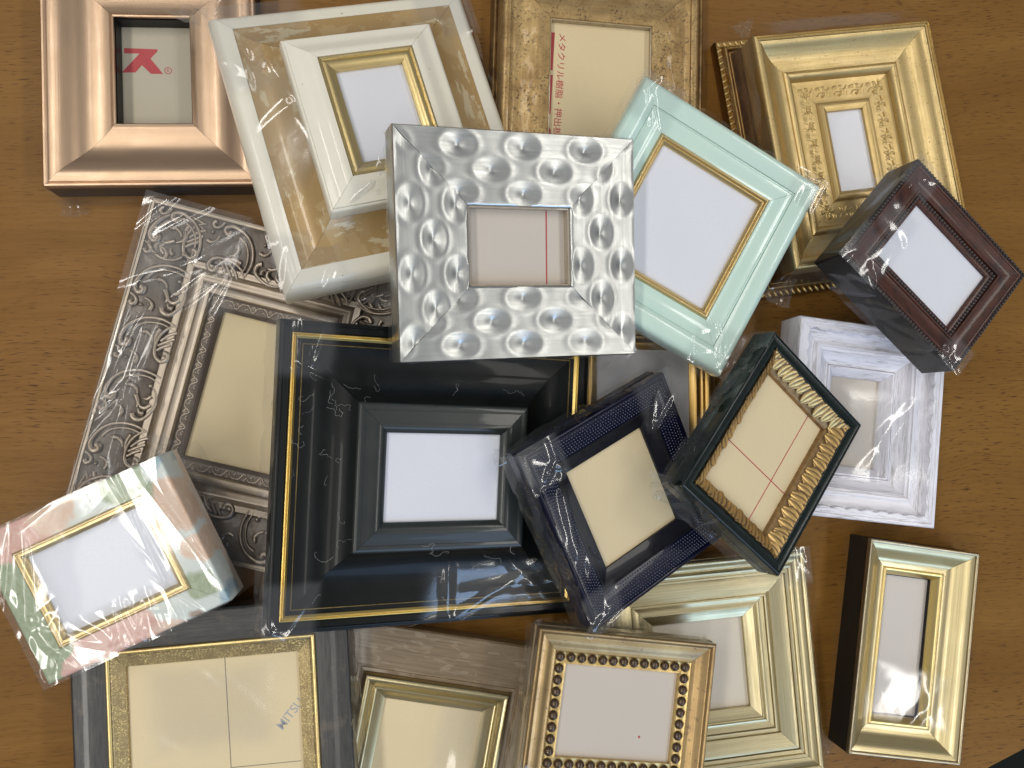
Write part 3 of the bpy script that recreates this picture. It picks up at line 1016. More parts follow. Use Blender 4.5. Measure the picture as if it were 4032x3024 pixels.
# ------------------------------------------------------------------ 8 white distressed frame
def white():
    fr = frame('white', 'distressed white frame with scalloped edge, under the dark mahogany frame')
    r, T, W, H = fr['r'], fr['T'], fr['W'] / 2, fr['H'] / 2
    k = NT('distressed_white')
    n = k.noise(k.coord('UV', (55, 1300, 1)), 1.0, 5.0, 0.7)
    b = k.noise(k.coord('UV', (16, 120, 1)), 1.0, 3.0, 0.6)
    f = k.math('MULTIPLY', k.ramp(n, 0.515, 0.56, 0, 0.85), k.ramp(b, 0.42, 0.60, 0.06, 1.0))
    k.setc(k.mix(f, (0.79, 0.78, 0.84), (0.36, 0.33, 0.31)))
    k.setr(0.5)
    k.bump(k.math('MULTIPLY', f, -1.0), 0.35, 0.0006)
    k.film(0.3, 0.15, 40)
    m = k.m
    per = 0.0123

    def scal(s, u, z, sd):
        if u > 0.0086:
            a = abs(math.sin(math.pi * s / per))
            return (u - 0.0022 * (1 - a ** 0.7), z)
        return (u, z)
    rails('outer_rail', fr, [(0, -T), (0, -0.0010), (0.0008, 0.0), (0.0032, 0.0), (0.0036, -0.0006), (0.0050, -0.0003), (0.0075, -0.0003), (0.0088, -0.0004), (0.0094, -0.0016), (0.0096, -0.0046)], m, nseg=150, disp=scal, smooth=50)
    rails('cove', fr, crv([(0.0060, -0.0052), (0.0095, -0.0056), (0.013, -0.0068), (0.0165, -0.0070), (0.0190, -0.0062)], 4) + [(0.0192, -0.0056), (0.0210, -0.0056), (0.0212, -0.0066), (0.0235, -0.0072)] + crv([(0.0238, -0.0082), (0.027, -0.0115), (0.031, -0.0140), (0.0335, -0.0142)], 4), m)
    rails('inner_bevel', fr, [(0.0336, -0.0150), (0.0342, -0.0138), (0.0355, -0.0138), (r - 0.0004, -0.0200), (r, -0.0215)], m)
    sheet(fr, PINKBEIGE, -0.0240)
    film_side(fr, 3, seed=71, out=0.002, flare=0.002)
    film_side(fr, 0, seed=72, out=0.002, flare=0.002)
    film_grid(fr, [(-0.030, -0.052, -0.0005), (W, -0.052, -0.0005), (W, 0.030, -0.0005), (-0.030, 0.030, -0.0005)], 50, 46, 0.0008, 73, creases=3, ca=0.0015, freq=14)


# ------------------------------------------------------------------ 9 baroque silver frame
S9 = 0.000121


def motif(kind):
    """one repeat of the carved scrollwork; x runs along the rail, y inward"""
    c = lambda pts: [((p[1] - 150) * S9, (p[0]) * S9) for p in pts]
    P = []
    P.append(swirl(c([(330, 22), (240, 0), (150, 15), (85, 60), (50, 120), (42, 165), (62, 198), (92, 194), (95, 168), (76, 162)]), 0.0010, 0.0029))
    P.append(swirl(c([(345, 60), (260, 30), (180, 36), (125, 66), (98, 108)]), 0.0006, 0.0013))
    V = blob((150 * S9 * 0 + (100 - 150) * S9, 152 * S9, 0), 0.0014, 0.0014, 0.0014)
    P.append(V)
    P.append(swirl(c([(160, 98), (185, 95), (210, 112), (224, 140)]), 0.0023, 0.0008))
    P.append(swirl(c([(30, 215), (62, 232), (74, 262), (52, 280), (36, 262)]), 0.0010, 0.0019))
    P.append(swirl(c([(118, 225), (150, 236), (168, 262), (160, 290)]), 0.0010, 0.0019))
    P.append(blob(((270 - 150) * S9, 105 * S9, 0), 0.0013, 0.0018, 0.0013))
    if kind == 0:
        P.append(blob(((80 - 150) * S9, 285 * S9, 0), 0.0019, 0.0019, 0.0018))
        P.append(swirl(c([(300, 85), (328, 120), (340, 180), (322, 240), (280, 290), (235, 284), (222, 262)]), 0.0008, 0.0024))
        for q in ([(305, 138), (285, 160), (262, 160)], [(312, 190), (290, 214), (262, 214), (250, 200)], [(290, 250), (262, 248), (250, 226)], [(215, 150), (240, 190), (240, 222)]):
            P.append(swirl(c(q), 0.0023, 0.0008))
    else:
        P.append(swirl(c([(345, 20), (300, 40), (262, 92), (246, 160), (258, 222), (300, 250), (332, 232), (330, 200), (306, 196)]), 0.0008, 0.0024))
        for q in ([(352, 60), (310, 84), (270, 130)], [(346, 100), (312, 122), (262, 160)], [(250, 60), (236, 110), (244, 160)], [(330, 140), (296, 160), (262, 190)]):
            P.append(swirl(c(q), 0.0018, 0.0011))
        P.append(blob(((212 - 150) * S9, 312 * S9, 0), 0.0012, 0.0012, 0.0012))
    return merge(P)


def wave_leaf():
    P = []
    P.append(swirl([(-0.0060, 0.0008), (-0.0040, 0.0010), (-0.0022, 0.0030), (-0.0008, 0.0052), (0.0008, 0.0052), (0.0022, 0.0030), (0.0040, 0.0010), (0.0058, 0.0008)], 0.0007, 0.0007))
    for a in (-0.55, 0.0, 0.55):
        P.append(swirl([(0, 0.0006), (0.0022 * a, 0.0022), (0.0042 * a, 0.0038)], 0.0004, 0.0006))
    P.append(swirl([(0.0030, 0.0048), (0.0048, 0.0036), (0.0060, 0.0050)], 0.0004, 0.0005))
    P.append(blob((0.0058, 0.0026, 0), 0.0007, 0.0010, 0.0007))
    return merge(P)


def baroque():
    fr = frame('baroque', 'large antique silver frame with carved scrollwork, under the glossy black frame')
    r, T, W, H = fr['r'], fr['T'], fr['W'] / 2, fr['H'] / 2
    m = metal('antique_silver', (0.52, 0.445, 0.355), (0.28, 0.230, 0.175), 0.44, 0.75, (30, 0.3), film=0.5, metallic=0.8, sx=10, sy=1100, bump=0.15)
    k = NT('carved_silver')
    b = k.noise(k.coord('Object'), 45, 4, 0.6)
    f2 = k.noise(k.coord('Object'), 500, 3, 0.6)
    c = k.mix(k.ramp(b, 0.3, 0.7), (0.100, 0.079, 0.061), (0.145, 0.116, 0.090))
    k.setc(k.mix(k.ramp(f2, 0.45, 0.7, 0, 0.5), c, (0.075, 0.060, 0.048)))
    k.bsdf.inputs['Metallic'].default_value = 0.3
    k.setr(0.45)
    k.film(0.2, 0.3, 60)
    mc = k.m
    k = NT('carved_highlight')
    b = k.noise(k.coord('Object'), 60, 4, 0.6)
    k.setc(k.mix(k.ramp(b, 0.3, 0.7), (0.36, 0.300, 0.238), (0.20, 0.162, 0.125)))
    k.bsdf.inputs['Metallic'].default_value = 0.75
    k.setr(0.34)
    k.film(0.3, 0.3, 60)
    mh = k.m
    rails('outer_edge', fr, [(0, -T), (0, -0.0020), (0.0006, -0.0008), (0.0016, -0.0006), (0.0018, -0.0014), (0.0036, -0.0014)], m)
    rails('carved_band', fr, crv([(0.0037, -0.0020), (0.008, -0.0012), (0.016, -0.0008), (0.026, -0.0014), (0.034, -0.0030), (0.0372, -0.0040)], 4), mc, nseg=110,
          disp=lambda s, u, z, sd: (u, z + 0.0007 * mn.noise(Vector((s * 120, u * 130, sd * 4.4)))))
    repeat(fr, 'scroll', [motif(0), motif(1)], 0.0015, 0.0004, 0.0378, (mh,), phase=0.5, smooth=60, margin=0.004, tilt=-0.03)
    rails('ridge', fr, [(0.0373, -0.0044), (0.0376, -0.0010), (0.0382, -0.0004), (0.0425, -0.0004), (0.0431, -0.0012)], m)
    rails('groove', fr, crv([(0.0432, -0.0030), (0.0450, -0.0062), (0.0480, -0.0062), (0.0505, -0.0058), (0.0522, -0.0036)], 4), m)
    rails('inner_ridge', fr, [(0.0523, -0.0036), (0.0526, -0.0018), (0.0534, -0.0014), (0.0578, -0.0014), (0.0584, -0.0022), (0.0590, -0.0052)], m)
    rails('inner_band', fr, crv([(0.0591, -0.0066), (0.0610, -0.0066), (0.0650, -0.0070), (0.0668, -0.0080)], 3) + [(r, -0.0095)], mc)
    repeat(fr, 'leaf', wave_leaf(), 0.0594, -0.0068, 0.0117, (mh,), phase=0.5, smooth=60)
    sheet(fr, BEIGE, -0.0125)
    film_corner(fr, 0, 0.085, 81, z=0.0022, amp=0.0012, creases=9, ca=0.0034, n=56, dirs=[-0.75, -0.6, -0.9])
    film_grid(fr, [(-W - 0.002, -H, 0.0012), (-W + 0.032, -H, 0.0012), (-W + 0.032, H - 0.074, 0.0012), (-W - 0.002, H - 0.074, 0.0012)], 22, 90, 0.0012, 82, creases=10, ca=0.0022, cw=0.003, dirs=[1.57, 1.4])
    film_side(fr, 3, seed=83, flare=0.002)
    film_side(fr, 0, seed=84, flare=0.003)
    film_grid(fr, [(0.0, H - 0.040, 0.0012), (W, H - 0.040, 0.0012), (W, H, 0.0012), (0.0, H, 0.0012)], 40, 20, 0.0014, 85, creases=8)


# ------------------------------------------------------------------ 10 black lacquer frame
def black():
    fr = frame('black', 'large glossy black frame with thin gold line and white paper')
    r, T, W, H = fr['r'], fr['T'], fr['W'] / 2, fr['H'] / 2
    m = paint('black_lacquer', (0.004, 0.005, 0.005), (0.006, 0.007, 0.007), 0.36, 60, film=0.12, fa=0.3, fscale=22, spec=0.16)
    m2 = paint('charcoal_lacquer', (0.020, 0.024, 0.023), (0.026, 0.030, 0.028), 0.34, 60, film=0.3, fa=0.3, fscale=30, spec=0.35)
    gold = metal('gold_line', (0.80, 0.60, 0.20), (0.66, 0.47, 0.14), 0.34, 0.5, (60, 0.2), sx=8, sy=1500, film=0.4)
    a, b = 0.0078, 0.0120
    rails('outer_rail', fr, crv([(0, -T), (0, -0.0030), (0.0010, -0.0008), (0.0030, 0.0)], 3) + [(0.0034, -0.0008), (a - 0.0006, -0.0012), (a, -0.0018)], m)
    rails('gold_line', fr, crv([(a + 0.0001, -0.0016), (a + 0.0005, -0.0006), (a + 0.0012, -0.0004), (a + 0.0017, -0.0012)], 3) + crv([(a + 0.0019, -0.0012), (a + 0.0025, -0.0004), (a + 0.0031, -0.0008), (b, -0.0018)], 3), gold)
    rails('step', fr, [(b + 0.0001, -0.0022), (b + 0.0030, -0.0024)], m)
    rails('gold_thread', fr, [(b + 0.0031, -0.0022), (b + 0.0033, -0.0019), (b + 0.0037, -0.0019), (b + 0.0039, -0.0024)], metal('faded_gold', (0.34, 0.25, 0.09), (0.10, 0.075, 0.03), 0.45, 0.9, (300, 0.4), metallic=0.6, film=0.2))
    s0 = b + 0.0040
    rails('scoop', fr, crv([(s0, -0.0026), (s0 + 0.008, -0.0046), (s0 + 0.016, -0.0050), (s0 + 0.024, -0.0032), (s0 + 0.031, 0.0006), (0.0522, 0.0052)], 6), m)
    q = 0.0054
    rails('inner_rail', fr, crv([(0.0523, q), (0.0532, q + 0.0013), (0.0550, q + 0.0020), (0.0575, q + 0.0022)], 5) + crv([(0.0577, q + 0.0019), (0.0605, q + 0.0024), (0.0635, q + 0.0030), (0.0662, q + 0.0034), (0.0690, q + 0.0030), (0.0710, q + 0.0018), (r, q + 0.0002)], 4), m2)
    sheet(fr, WHITE, 0.0036)
    film_side(fr, 3, seed=91, out=0.004, flare=0.003, amp=0.0006)
    film_side(fr, 2, seed=92, out=0.003, flare=0.002)
    film_corner(fr, 0, 0.045, 93, amp=0.0014, creases=5, ca=0.003)
    film_corner(fr, 3, 0.040, 94, amp=0.0012, creases=4)
    film_grid(fr, [(-0.02, -H, 0.0008), (W, -H, 0.0008), (W, -H + 0.046, 0.0060), (-0.02, -H + 0.046, 0.0060)], 60, 26, 0.0020, 95, creases=4, ca=0.0030, freq=13)
    # fine white lint stuck to the film
    lint_m = paint('white_lint', (0.7, 0.7, 0.68), None, 0.7, film=0)
    rnd = random.Random(5)
    parts = []
    zones = [(-0.103, -0.072, -0.02, 0.07), (-0.10, -0.06, -0.09, -0.02), (-0.06, 0.05, -0.09, -0.05), (-0.06, 0.06, 0.05, 0.085), (0.0, 0.08, -0.085, -0.05)]
    for i in range(30):
        x0, x1, y0, y1 = zones[i % len(zones)] if i % 3 else zones[0]
        x, y = rnd.uniform(x0, x1), rnd.uniform(y0, y1)
        a_ = rnd.uniform(0, 6.28)
        path = []
        for q in range(rnd.randint(6, 16)):
            path.append((x, y, 0.0075 + rnd.uniform(0, 0.0006)))
            a_ += rnd.gauss(0, 0.75)
            x += 0.0014 * math.cos(a_)
            y += 0.0014 * math.sin(a_)
        wdt = rnd.uniform(0.000022, 0.00005)
        parts.append(tube([tuple(p) for p in path], [wdt] * len(path), 3, 1.0))
    v, f = merge(parts)
    me = bpy.data.meshes.new('lint')
    me.from_pydata(v, [], f)
    o = link_mesh('lint', me, fr['root'], (lint_m,), 0)
    o['kind'] = 'stuff'


# ------------------------------------------------------------------ 11 navy frame
def navy():
    fr = frame('navy', 'navy blue frame with stippled band, lying over the black frame corner')
    r, T, W, H = fr['r'], fr['T'], fr['W'] / 2, fr['H'] / 2
    m = paint('navy_lacquer', (0.0025, 0.003, 0.014), (0.004, 0.005, 0.020), 0.30, 80, film=0.3, fa=0.4, fscale=40, spec=0.2)
    mi = paint('dark_inner', (0.008, 0.008, 0.012), (0.014, 0.015, 0.020), 0.3, 60, film=0.2, fa=0.4, fscale=30, spec=0.2)
    md = paint('navy_dot', (0.008, 0.010, 0.035), (0.014, 0.018, 0.055), 0.2, 80, film=0, spec=0.9)
    rails('outer_rail', fr, [(0, -T), (0.0, -0.0135), (0.0012, -0.0125), (0.0012, -0.0110), (0.0004, -0.0100)] + crv([(0.0004, -0.0030), (0.0012, -0.0006), (0.0028, 0.0), (0.0042, -0.0006)], 4), m)
    rails('stippled_band', fr, crv([(0.0043, -0.0012), (0.008, -0.0010), (0.015, -0.0026), (0.0200, -0.0044)], 4), m)
    for side in range(4):
        L = 2 * (W if side % 2 == 0 else H)
        parts = []
        for row in range(7):
            u = 0.0056 + row * 0.0021
            z = -0.0011 - max(0, u - 0.0085) * 0.30
            h = L / 2 - u - 0.0012
            n = int(2 * h / 0.0024)
            for i in range(n):
                s = -h + 2 * h * (i + 0.5 * (row % 2)) / n
                M = rail_frame(fr, side, s, u, z)
                v, f = blob((0, 0, 0), 0.00090, 0.00095, 0.0011, 5, 2)
                parts.append(([M @ q for q in v], f))
        v, f = merge(parts)
        me = bpy.data.meshes.new('stipple')
        me.from_pydata(v, [], f)
        o = link_mesh('stipple', me, fr['root'], (md,), 70)
        o['kind'] = 'stuff'
    rails('inner_bevel', fr, [(0.0201, -0.0042), (0.0208, -0.0037), (0.0216, -0.0042)] + crv([(0.0218, -0.0052), (0.0265, -0.0078), (r, -0.0096)], 3), mi)
    sheet(fr, BEIGE, -0.0118)
    film_side(fr, 3, seed=101, out=0.003, flare=0.004, amp=0.002)
    film_side(fr, 0, seed=102, out=0.002, flare=0.002, amp=0.001)
    film_corner(fr, 0, 0.036, 103, amp=0.0010, creases=5, ca=0.0030)
    film_corner(fr, 3, 0.034, 104, amp=0.0014, creases=8)
    film_corner(fr, 1, 0.040, 105, amp=0.0010, creases=5, ca=0.003)
    film_tuft(fr, (-W + 0.001, H - 0.001, -0.012), (-1, 0.25, -0.1), 0.016, 0.016, 11)
    film_tuft(fr, (-W + 0.002, -H + 0.002, -0.006), (-0.6, -1, -0.1), 0.010, 0.014, 3)
    film_grid(fr, [(-W, -H + 0.03, 0.0008), (-W + 0.030, -H + 0.03, -0.001), (-W + 0.030, H - 0.03, -0.001), (-W, H - 0.03, 0.0008)], 24, 50, 0.0012, 106, creases=8, ca=0.0025, dirs=[1.5])


# ------------------------------------------------------------------ 12 dark green frame with gold leaves
def laurel():
    """one ribbed gold leaf, about 11 mm across the band"""
    V, F, A = [], [], []
    n, m = 14, 8
    for j in range(m + 1):
        t = j / m
        wv = 0.0068 * max(0.30, math.sin(math.pi * (0.14 + 0.80 * t))) ** 0.55
        for i in range(n + 1):
            s = i / n * 2 - 1
            c = math.cos(s * 5.2 + 0.5 * t)
            rib = 0.00050 * (abs(c) ** 0.5 - 0.5)
            z = 0.0006 * (1 - s * s) * math.sin(math.pi * (0.12 + 0.8 * t)) + rib + 0.0004 * (s + 0.9) + 0.0006
            y = 0.0122 * t - 0.0026 * s * s * t
            V.append(Vector((s * wv + 0.0026 * t - 0.0012, y, max(z, -0.0002))))
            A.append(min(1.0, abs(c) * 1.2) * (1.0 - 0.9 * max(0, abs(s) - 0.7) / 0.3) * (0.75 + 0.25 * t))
    for j in range(m):
        for i in range(n):
            k = j * (n + 1) + i
            F.append((k, k + 1, k + n + 2, k + n + 1))
    v, f = merge([(V, F)])
    return v, f, A


def green():
    fr = frame('green', 'very dark green frame with ring of ribbed gold leaves and crossed red lines')
    r, T, W, H = fr['r'], fr['T'], fr['W'] / 2, fr['H'] / 2
    m = paint('dark_green_lacquer', (0.003, 0.008, 0.007), (0.006, 0.013, 0.011), 0.28, 60, film=0.3, fa=0.3, fscale=30, spec=0.25)
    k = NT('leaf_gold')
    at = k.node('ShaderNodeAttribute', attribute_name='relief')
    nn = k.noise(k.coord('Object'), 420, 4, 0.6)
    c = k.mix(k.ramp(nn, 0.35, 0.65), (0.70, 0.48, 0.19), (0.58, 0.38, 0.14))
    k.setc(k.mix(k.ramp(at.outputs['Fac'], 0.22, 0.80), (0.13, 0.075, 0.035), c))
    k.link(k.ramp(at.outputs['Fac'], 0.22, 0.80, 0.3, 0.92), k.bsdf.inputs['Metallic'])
    k.setr(0.36)
    g = k.m
    gd = metal('leaf_ground', (0.36, 0.23, 0.10), (0.18, 0.11, 0.05), 0.5, 0.2, (160, 0.8), film=0.1, metallic=0.7)
    rails('outer_rail', fr, [(0, -T), (0.0, -0.0140), (0.0012, -0.0130), (0.0, -0.0120)] + crv([(0, -0.0030), (0.0006, -0.0006), (0.0020, 0.0)], 3) + [(0.0024, -0.0007)] + crv([(0.0026, -0.0008), (0.0050, -0.0014), (0.0075, -0.0012)], 3) + [(0.0078, -0.0018), (0.0094, -0.0022)], m)
    sl = math.atan2(0.0078, 0.0120)
    rails('leaf_band', fr, [(0.0095, -0.0030), (r - 0.0006, -0.0105), (r, -0.0122)], gd)
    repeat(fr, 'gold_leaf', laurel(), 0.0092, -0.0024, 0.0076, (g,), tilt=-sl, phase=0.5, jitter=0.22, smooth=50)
    z = -0.0138
    sheet(fr, BEIGE, z)
    bar(fr['root'], 'printed_line', (0.0177, 0.0500), (0.0180, -0.0500), 0.0007, z + 0.00004, INK_RED)
    bar(fr['root'], 'printed_line', (-0.0350, -0.0131), (0.0350, -0.0130), 0.0007, z + 0.00014, INK_RED)
    film_side(fr, 3, seed=111, out=0.002, flare=0.002, amp=0.0010)
    film_side(fr, 2, seed=112, out=0.004, flare=0.006, amp=0.0020)
    film_tuft(fr, (-W + 0.001, -H + 0.001, -0.010), (-1, -0.9, -0.2), 0.018, 0.022, 7)


# ------------------------------------------------------------------ 13 pastel floral frame
def pastel():
    fr = frame('pastel', 'pastel painted floral frame in pink and green with crinkled shiny wrapping')
    r, T, W, H = fr['r'], fr['T'], fr['W'] / 2, fr['H'] / 2
    k = NT('floral_paint')
    ob = k.coord('Object')
    wn = k.node('ShaderNodeTexNoise')
    wn.inputs['Scale'].default_value = 55
    wn.inputs['Detail'].default_value = 3
    k.link(ob, wn.inputs['Vector'])
    sub = k.node('ShaderNodeVectorMath', operation='SUBTRACT')
    k.link(wn.outputs['Color'], sub.inputs[0])
    sub.inputs[1].default_value = (0.5, 0.5, 0.5)
    scl = k.node('ShaderNodeVectorMath', operation='SCALE')
    k.link(sub.outputs[0], scl.inputs[0])
    scl.inputs['Scale'].default_value = 0.016
    add = k.node('ShaderNodeVectorMath', operation='ADD')
    k.link(ob, add.inputs[0])
    k.link(scl.outputs[0], add.inputs[1])
    wv = add.outputs[0]
    base = k.noise(ob, 40, 4)
    c = k.mix(base, (0.72, 0.75, 0.68), (0.62, 0.67, 0.62))
    streak = k.noise(ob, 110, 5, 0.65, 1.5)

    def spot(c, x, y, rad, col, col2, soft=0.0030, sy=1.0):
        mp = k.node('ShaderNodeMapping')
        mp.inputs['Location'].default_value = (-x, -y * sy, 0)
        mp.inputs['Scale'].default_value = (1, sy, 0)
        k.link(wv, mp.inputs['Vector'])
        ln = k.node('ShaderNodeVectorMath', operation='LENGTH')
        k.link(mp.outputs[0], ln.inputs[0])
        f = k.ramp(ln.outputs['Value'], rad, rad - soft)
        return k.mix(f, c, k.mix(k.ramp(streak, 0.38, 0.62), col, col2))
    PK, PK2 = (0.66, 0.36, 0.285), (0.72, 0.48, 0.39)
    PE, PE2 = (0.70, 0.48, 0.33), (0.74, 0.56, 0.42)
    GR, GR2 = (0.28, 0.34, 0.19), (0.40, 0.46, 0.30)
    BL, BL2 = (0.30, 0.44, 0.50), (0.40, 0.50, 0.52)
    for x, y, rad, a, b in ((-0.050, 0.049, 0.036, PK, PK2), (-0.012, 0.050, 0.017, PE, PE2), (0.036, 0.047, 0.0165, GR, GR2), (0.058, 0.050, 0.008, BL, BL2),
                            (0.046, 0.030, 0.011, GR, GR2), (0.062, 0.020, 0.019, PE, PE2), (0.062, -0.010, 0.011, PE, PE2), (0.053, -0.034, 0.0120, GR, GR2), (0.064, -0.046, 0.006, BL, BL2),
                            (-0.060, -0.020, 0.036, GR, GR2), (-0.062, 0.015, 0.020, GR2, GR), (-0.050, -0.046, 0.016, GR, GR2),
                            (-0.012, -0.056, 0.034, PK, PK2), (-0.036, -0.060, 0.020, PK2, PK), (0.022, -0.056, 0.012, PK2, PE2), (0.042, -0.052, 0.0055, (0.30, 0.21, 0.15), (0.36, 0.27, 0.2))):
        c = spot(c, x, y, rad, a, b)
    k.setc(c)
    k.setr(0.45)
    k.film(0.4, 0.4, 45)
    m = k.m
    edge = paint('peach_side', (0.72, 0.52, 0.40), (0.68, 0.60, 0.50), 0.5, 40)
    a = 0.0185
    rails('side_wall', fr, [(0, -T), (0, -0.0028)], edge)
    rails('painted_edge', fr, [(-0.0002, -T * 0.72), (-0.0002, -0.0022), (0.0002, -0.0012)], m, bottom=-T * 0.75)
    rails('painted_rail', fr, crv([(0.0003, -0.0012), (0.0012, -0.0002), (0.004, 0.0), (0.011, 0.0004), (a, 0.0006)], 3), m)
    rails('gold_lip', fr, crv([(a + 0.0001, 0.0012), (a + 0.0006, 0.0026), (a + 0.0018, 0.0030), (a + 0.0026, 0.0022)], 3) + crv([(a + 0.0028, 0.0022), (a + 0.0042, 0.0022), (r, 0.0006)], 3), GOLDTRIM)
    sheet(fr, WHITE, -0.0018)
    zf = 0.0034
    film_grid(fr, [(-W - 0.001, -H - 0.001, zf), (-W + 0.036, -H - 0.001, zf), (-W + 0.036, H + 0.001, zf), (-W - 0.001, H + 0.001, zf)], 60, 130, 0.0012, 121, creases=9, ca=0.0030, cw=0.004, fine=0.0003, freq=22, hard=(0, 2, 3))
    film_grid(fr, [(-W + 0.020, -H - 0.001, zf + 0.0004), (W - 0.028, -H - 0.001, zf + 0.0004), (W - 0.028, -H + 0.036, zf + 0.0004), (-W + 0.020, -H + 0.036, zf + 0.0004)], 90, 44, 0.0012, 122, creases=8, ca=0.0030, cw=0.004, fine=0.00025, freq=22, hard=(2,))
    film_grid(fr, [(W - 0.042, -H, zf), (W, -H, zf), (W, H, zf), (W - 0.042, H, zf)], 70, 130, 0.0030, 123, creases=5, ca=0.0040, cw=0.0022, freq=17, dirs=[1.7, 2.0], hard=(1, 2, 3))
    film_grid(fr, [(-W + 0.024, H - 0.030, zf + 0.0003), (W - 0.030, H - 0.030, zf + 0.0003), (W - 0.030, H + 0.001, zf + 0.0003), (-W + 0.024, H + 0.001, zf + 0.0003)], 90, 40, 0.0010, 124, creases=6, ca=0.0030, cw=0.003, dirs=[0.1, 0.3], hard=(3,))
    film_side(fr, 1, seed=125, out=0.008, flare=0.008, amp=0.0040)
    film_side(fr, 0, seed=126, out=0.004, flare=0.004, amp=0.0020)
    film_side(fr, 3, seed=127, out=0.003, flare=0.003, amp=0.0020)
    film_side(fr, 2, seed=128, out=0.002, flare=0.002, amp=0.0010)
    film_tuft(fr, (W, H, 0.001), (0.7, 0.8, 0.2), 0.014, 0.022, 13)


# ------------------------------------------------------------------ 14 champagne stepped frame
def champagne():
    fr = frame('champagne', 'champagne gold stepped frame with brushed grain, behind the beaded bronze frame')
    r, T, W, H = fr['r'], fr['T'], fr['W'] / 2, fr['H'] / 2
    m = metal('champagne_leaf', (0.66, 0.58, 0.36), (0.40, 0.34, 0.19), 0.36, 0.85, (24, 0.25), film=0.35, sx=16, sy=1300, bump=0.16)
    rails('outer_rail', fr, [(0, -T), (0, -0.0030)] + crv([(0.0002, -0.0030), (0.0014, -0.0005), (0.0030, 0.0), (0.0046, -0.0010)], 4) + crv([(0.0048, -0.0022), (0.0075, -0.0046), (0.0100, -0.0050)], 3) + crv([(0.0102, -0.0040), (0.0118, -0.0030), (0.0135, -0.0038)], 3) + [(0.0137, -0.0050), (0.0150, -0.0050), (0.0152, -0.0042), (0.0168, -0.0044), (0.0170, -0.0058)], m)
    rails('flat_panel', fr, crv([(0.0171, -0.0060), (0.0180, -0.0052), (0.024, -0.0056), (0.0305, -0.0066)], 3) + [(0.0307, -0.0076)], m)
    rails('inner_moulding', fr, [(0.0308, -0.0084), (0.0325, -0.0086), (0.0327, -0.0076), (0.0340, -0.0076), (0.0342, -0.0090)] + crv([(0.0344, -0.0096), (0.0380, -0.0106), (0.0405, -0.0100)], 3) + [(0.0407, -0.0112), (0.0420, -0.0112)] + crv([(0.0422, -0.0120), (0.0460, -0.0140), (r - 0.0002, -0.0152)], 3) + [(r, -0.0165)], m)
    sheet(fr, paper('cream_paper', (0.63, 0.565, 0.46)), -0.0185)
    film_corner(fr, 1, 0.032, 131, amp=0.0008, creases=5)
    film_side(fr, 1, seed=132, out=0.002, flare=0.002)
    film_side(fr, 0, seed=133, out=0.002, flare=0.002)


# ------------------------------------------------------------------ 15 narrow gold frame
def narrow():
    fr = frame('narrow', 'tall narrow gold frame with black side, apart at the table corner')
    r, T, W, H = fr['r'], fr['T'], fr['W'] / 2, fr['H'] / 2
    m = metal('dull_gold', (0.63, 0.525, 0.285), (0.47, 0.395, 0.215), 0.36, 0.6, (22, 0.45), film=0.9, sx=14, sy=900, bump=0.1)
    m2 = metal('bright_gold', (0.76, 0.615, 0.275), (0.66, 0.52, 0.22), 0.32, 0.5, (30, 0.3), film=0.6)
    mr = metal('grey_gold_rim', (0.52, 0.45, 0.30), (0.34, 0.28, 0.18), 0.34, 0.7, (40, 0.4), film=0.6)
    rails('side_wall', fr, [(0.0003, -0.0040), (0.003, -0.0040)], paint('black_brown_side', (0.006, 0.004, 0.003), (0.010, 0.007, 0.004), 0.45, 60, film=0.0, spec=0.15))
    rails('rim', fr, [(0, -0.0036)] + crv([(0, -0.0026), (0.0006, -0.0004), (0.0016, 0.0), (0.0026, -0.0006)], 4) + [(0.0028, -0.0012)], mr, bottom=-0.0038)
    rails('rail', fr, crv([(0.0029, -0.0018), (0.0065, -0.0034), (0.0110, -0.0075), (0.0150, -0.0110), (0.0190, -0.0122), (0.0212, -0.0122)], 5), m)
    rails('gold_lip', fr, crv([(0.0213, -0.0124), (0.0222, -0.0114), (0.0236, -0.0116), (0.0255, -0.0140), (r, -0.0170)], 4) + [(r + 0.0001, -0.0185)], m2)
    rails('gap_liner', fr, [(r + 0.0002, -0.0188), (r + 0.0008, -0.0190)], BLACKSIDE, bottom=-0.0240)  # black strip paints in the shadow gap between lip and paper
    sheet(fr, paper('rosy_paper', (0.52, 0.475, 0.435)), -0.0212, inset=r + 0.0008)
    film_side(fr, 3, seed=141, out=0.001, flare=0.003, amp=0.0005, lv=0.3)
    film_grid(fr, [(-W + 0.001, -H + 0.026, 0.0004), (W - 0.006, -H + 0.020, 0.0004), (W - 0.006, -H + 0.070, 0.0004), (-W + 0.001, -H + 0.078, 0.0004)], 40, 40, 0.0010, 142, creases=2, ca=0.0010, freq=24, fine=0.0001)
    film_tuft(fr, (-W - 0.001, -H + 0.001, -0.022), (-0.9, -0.6, 0.0), 0.012, 0.018, 5)


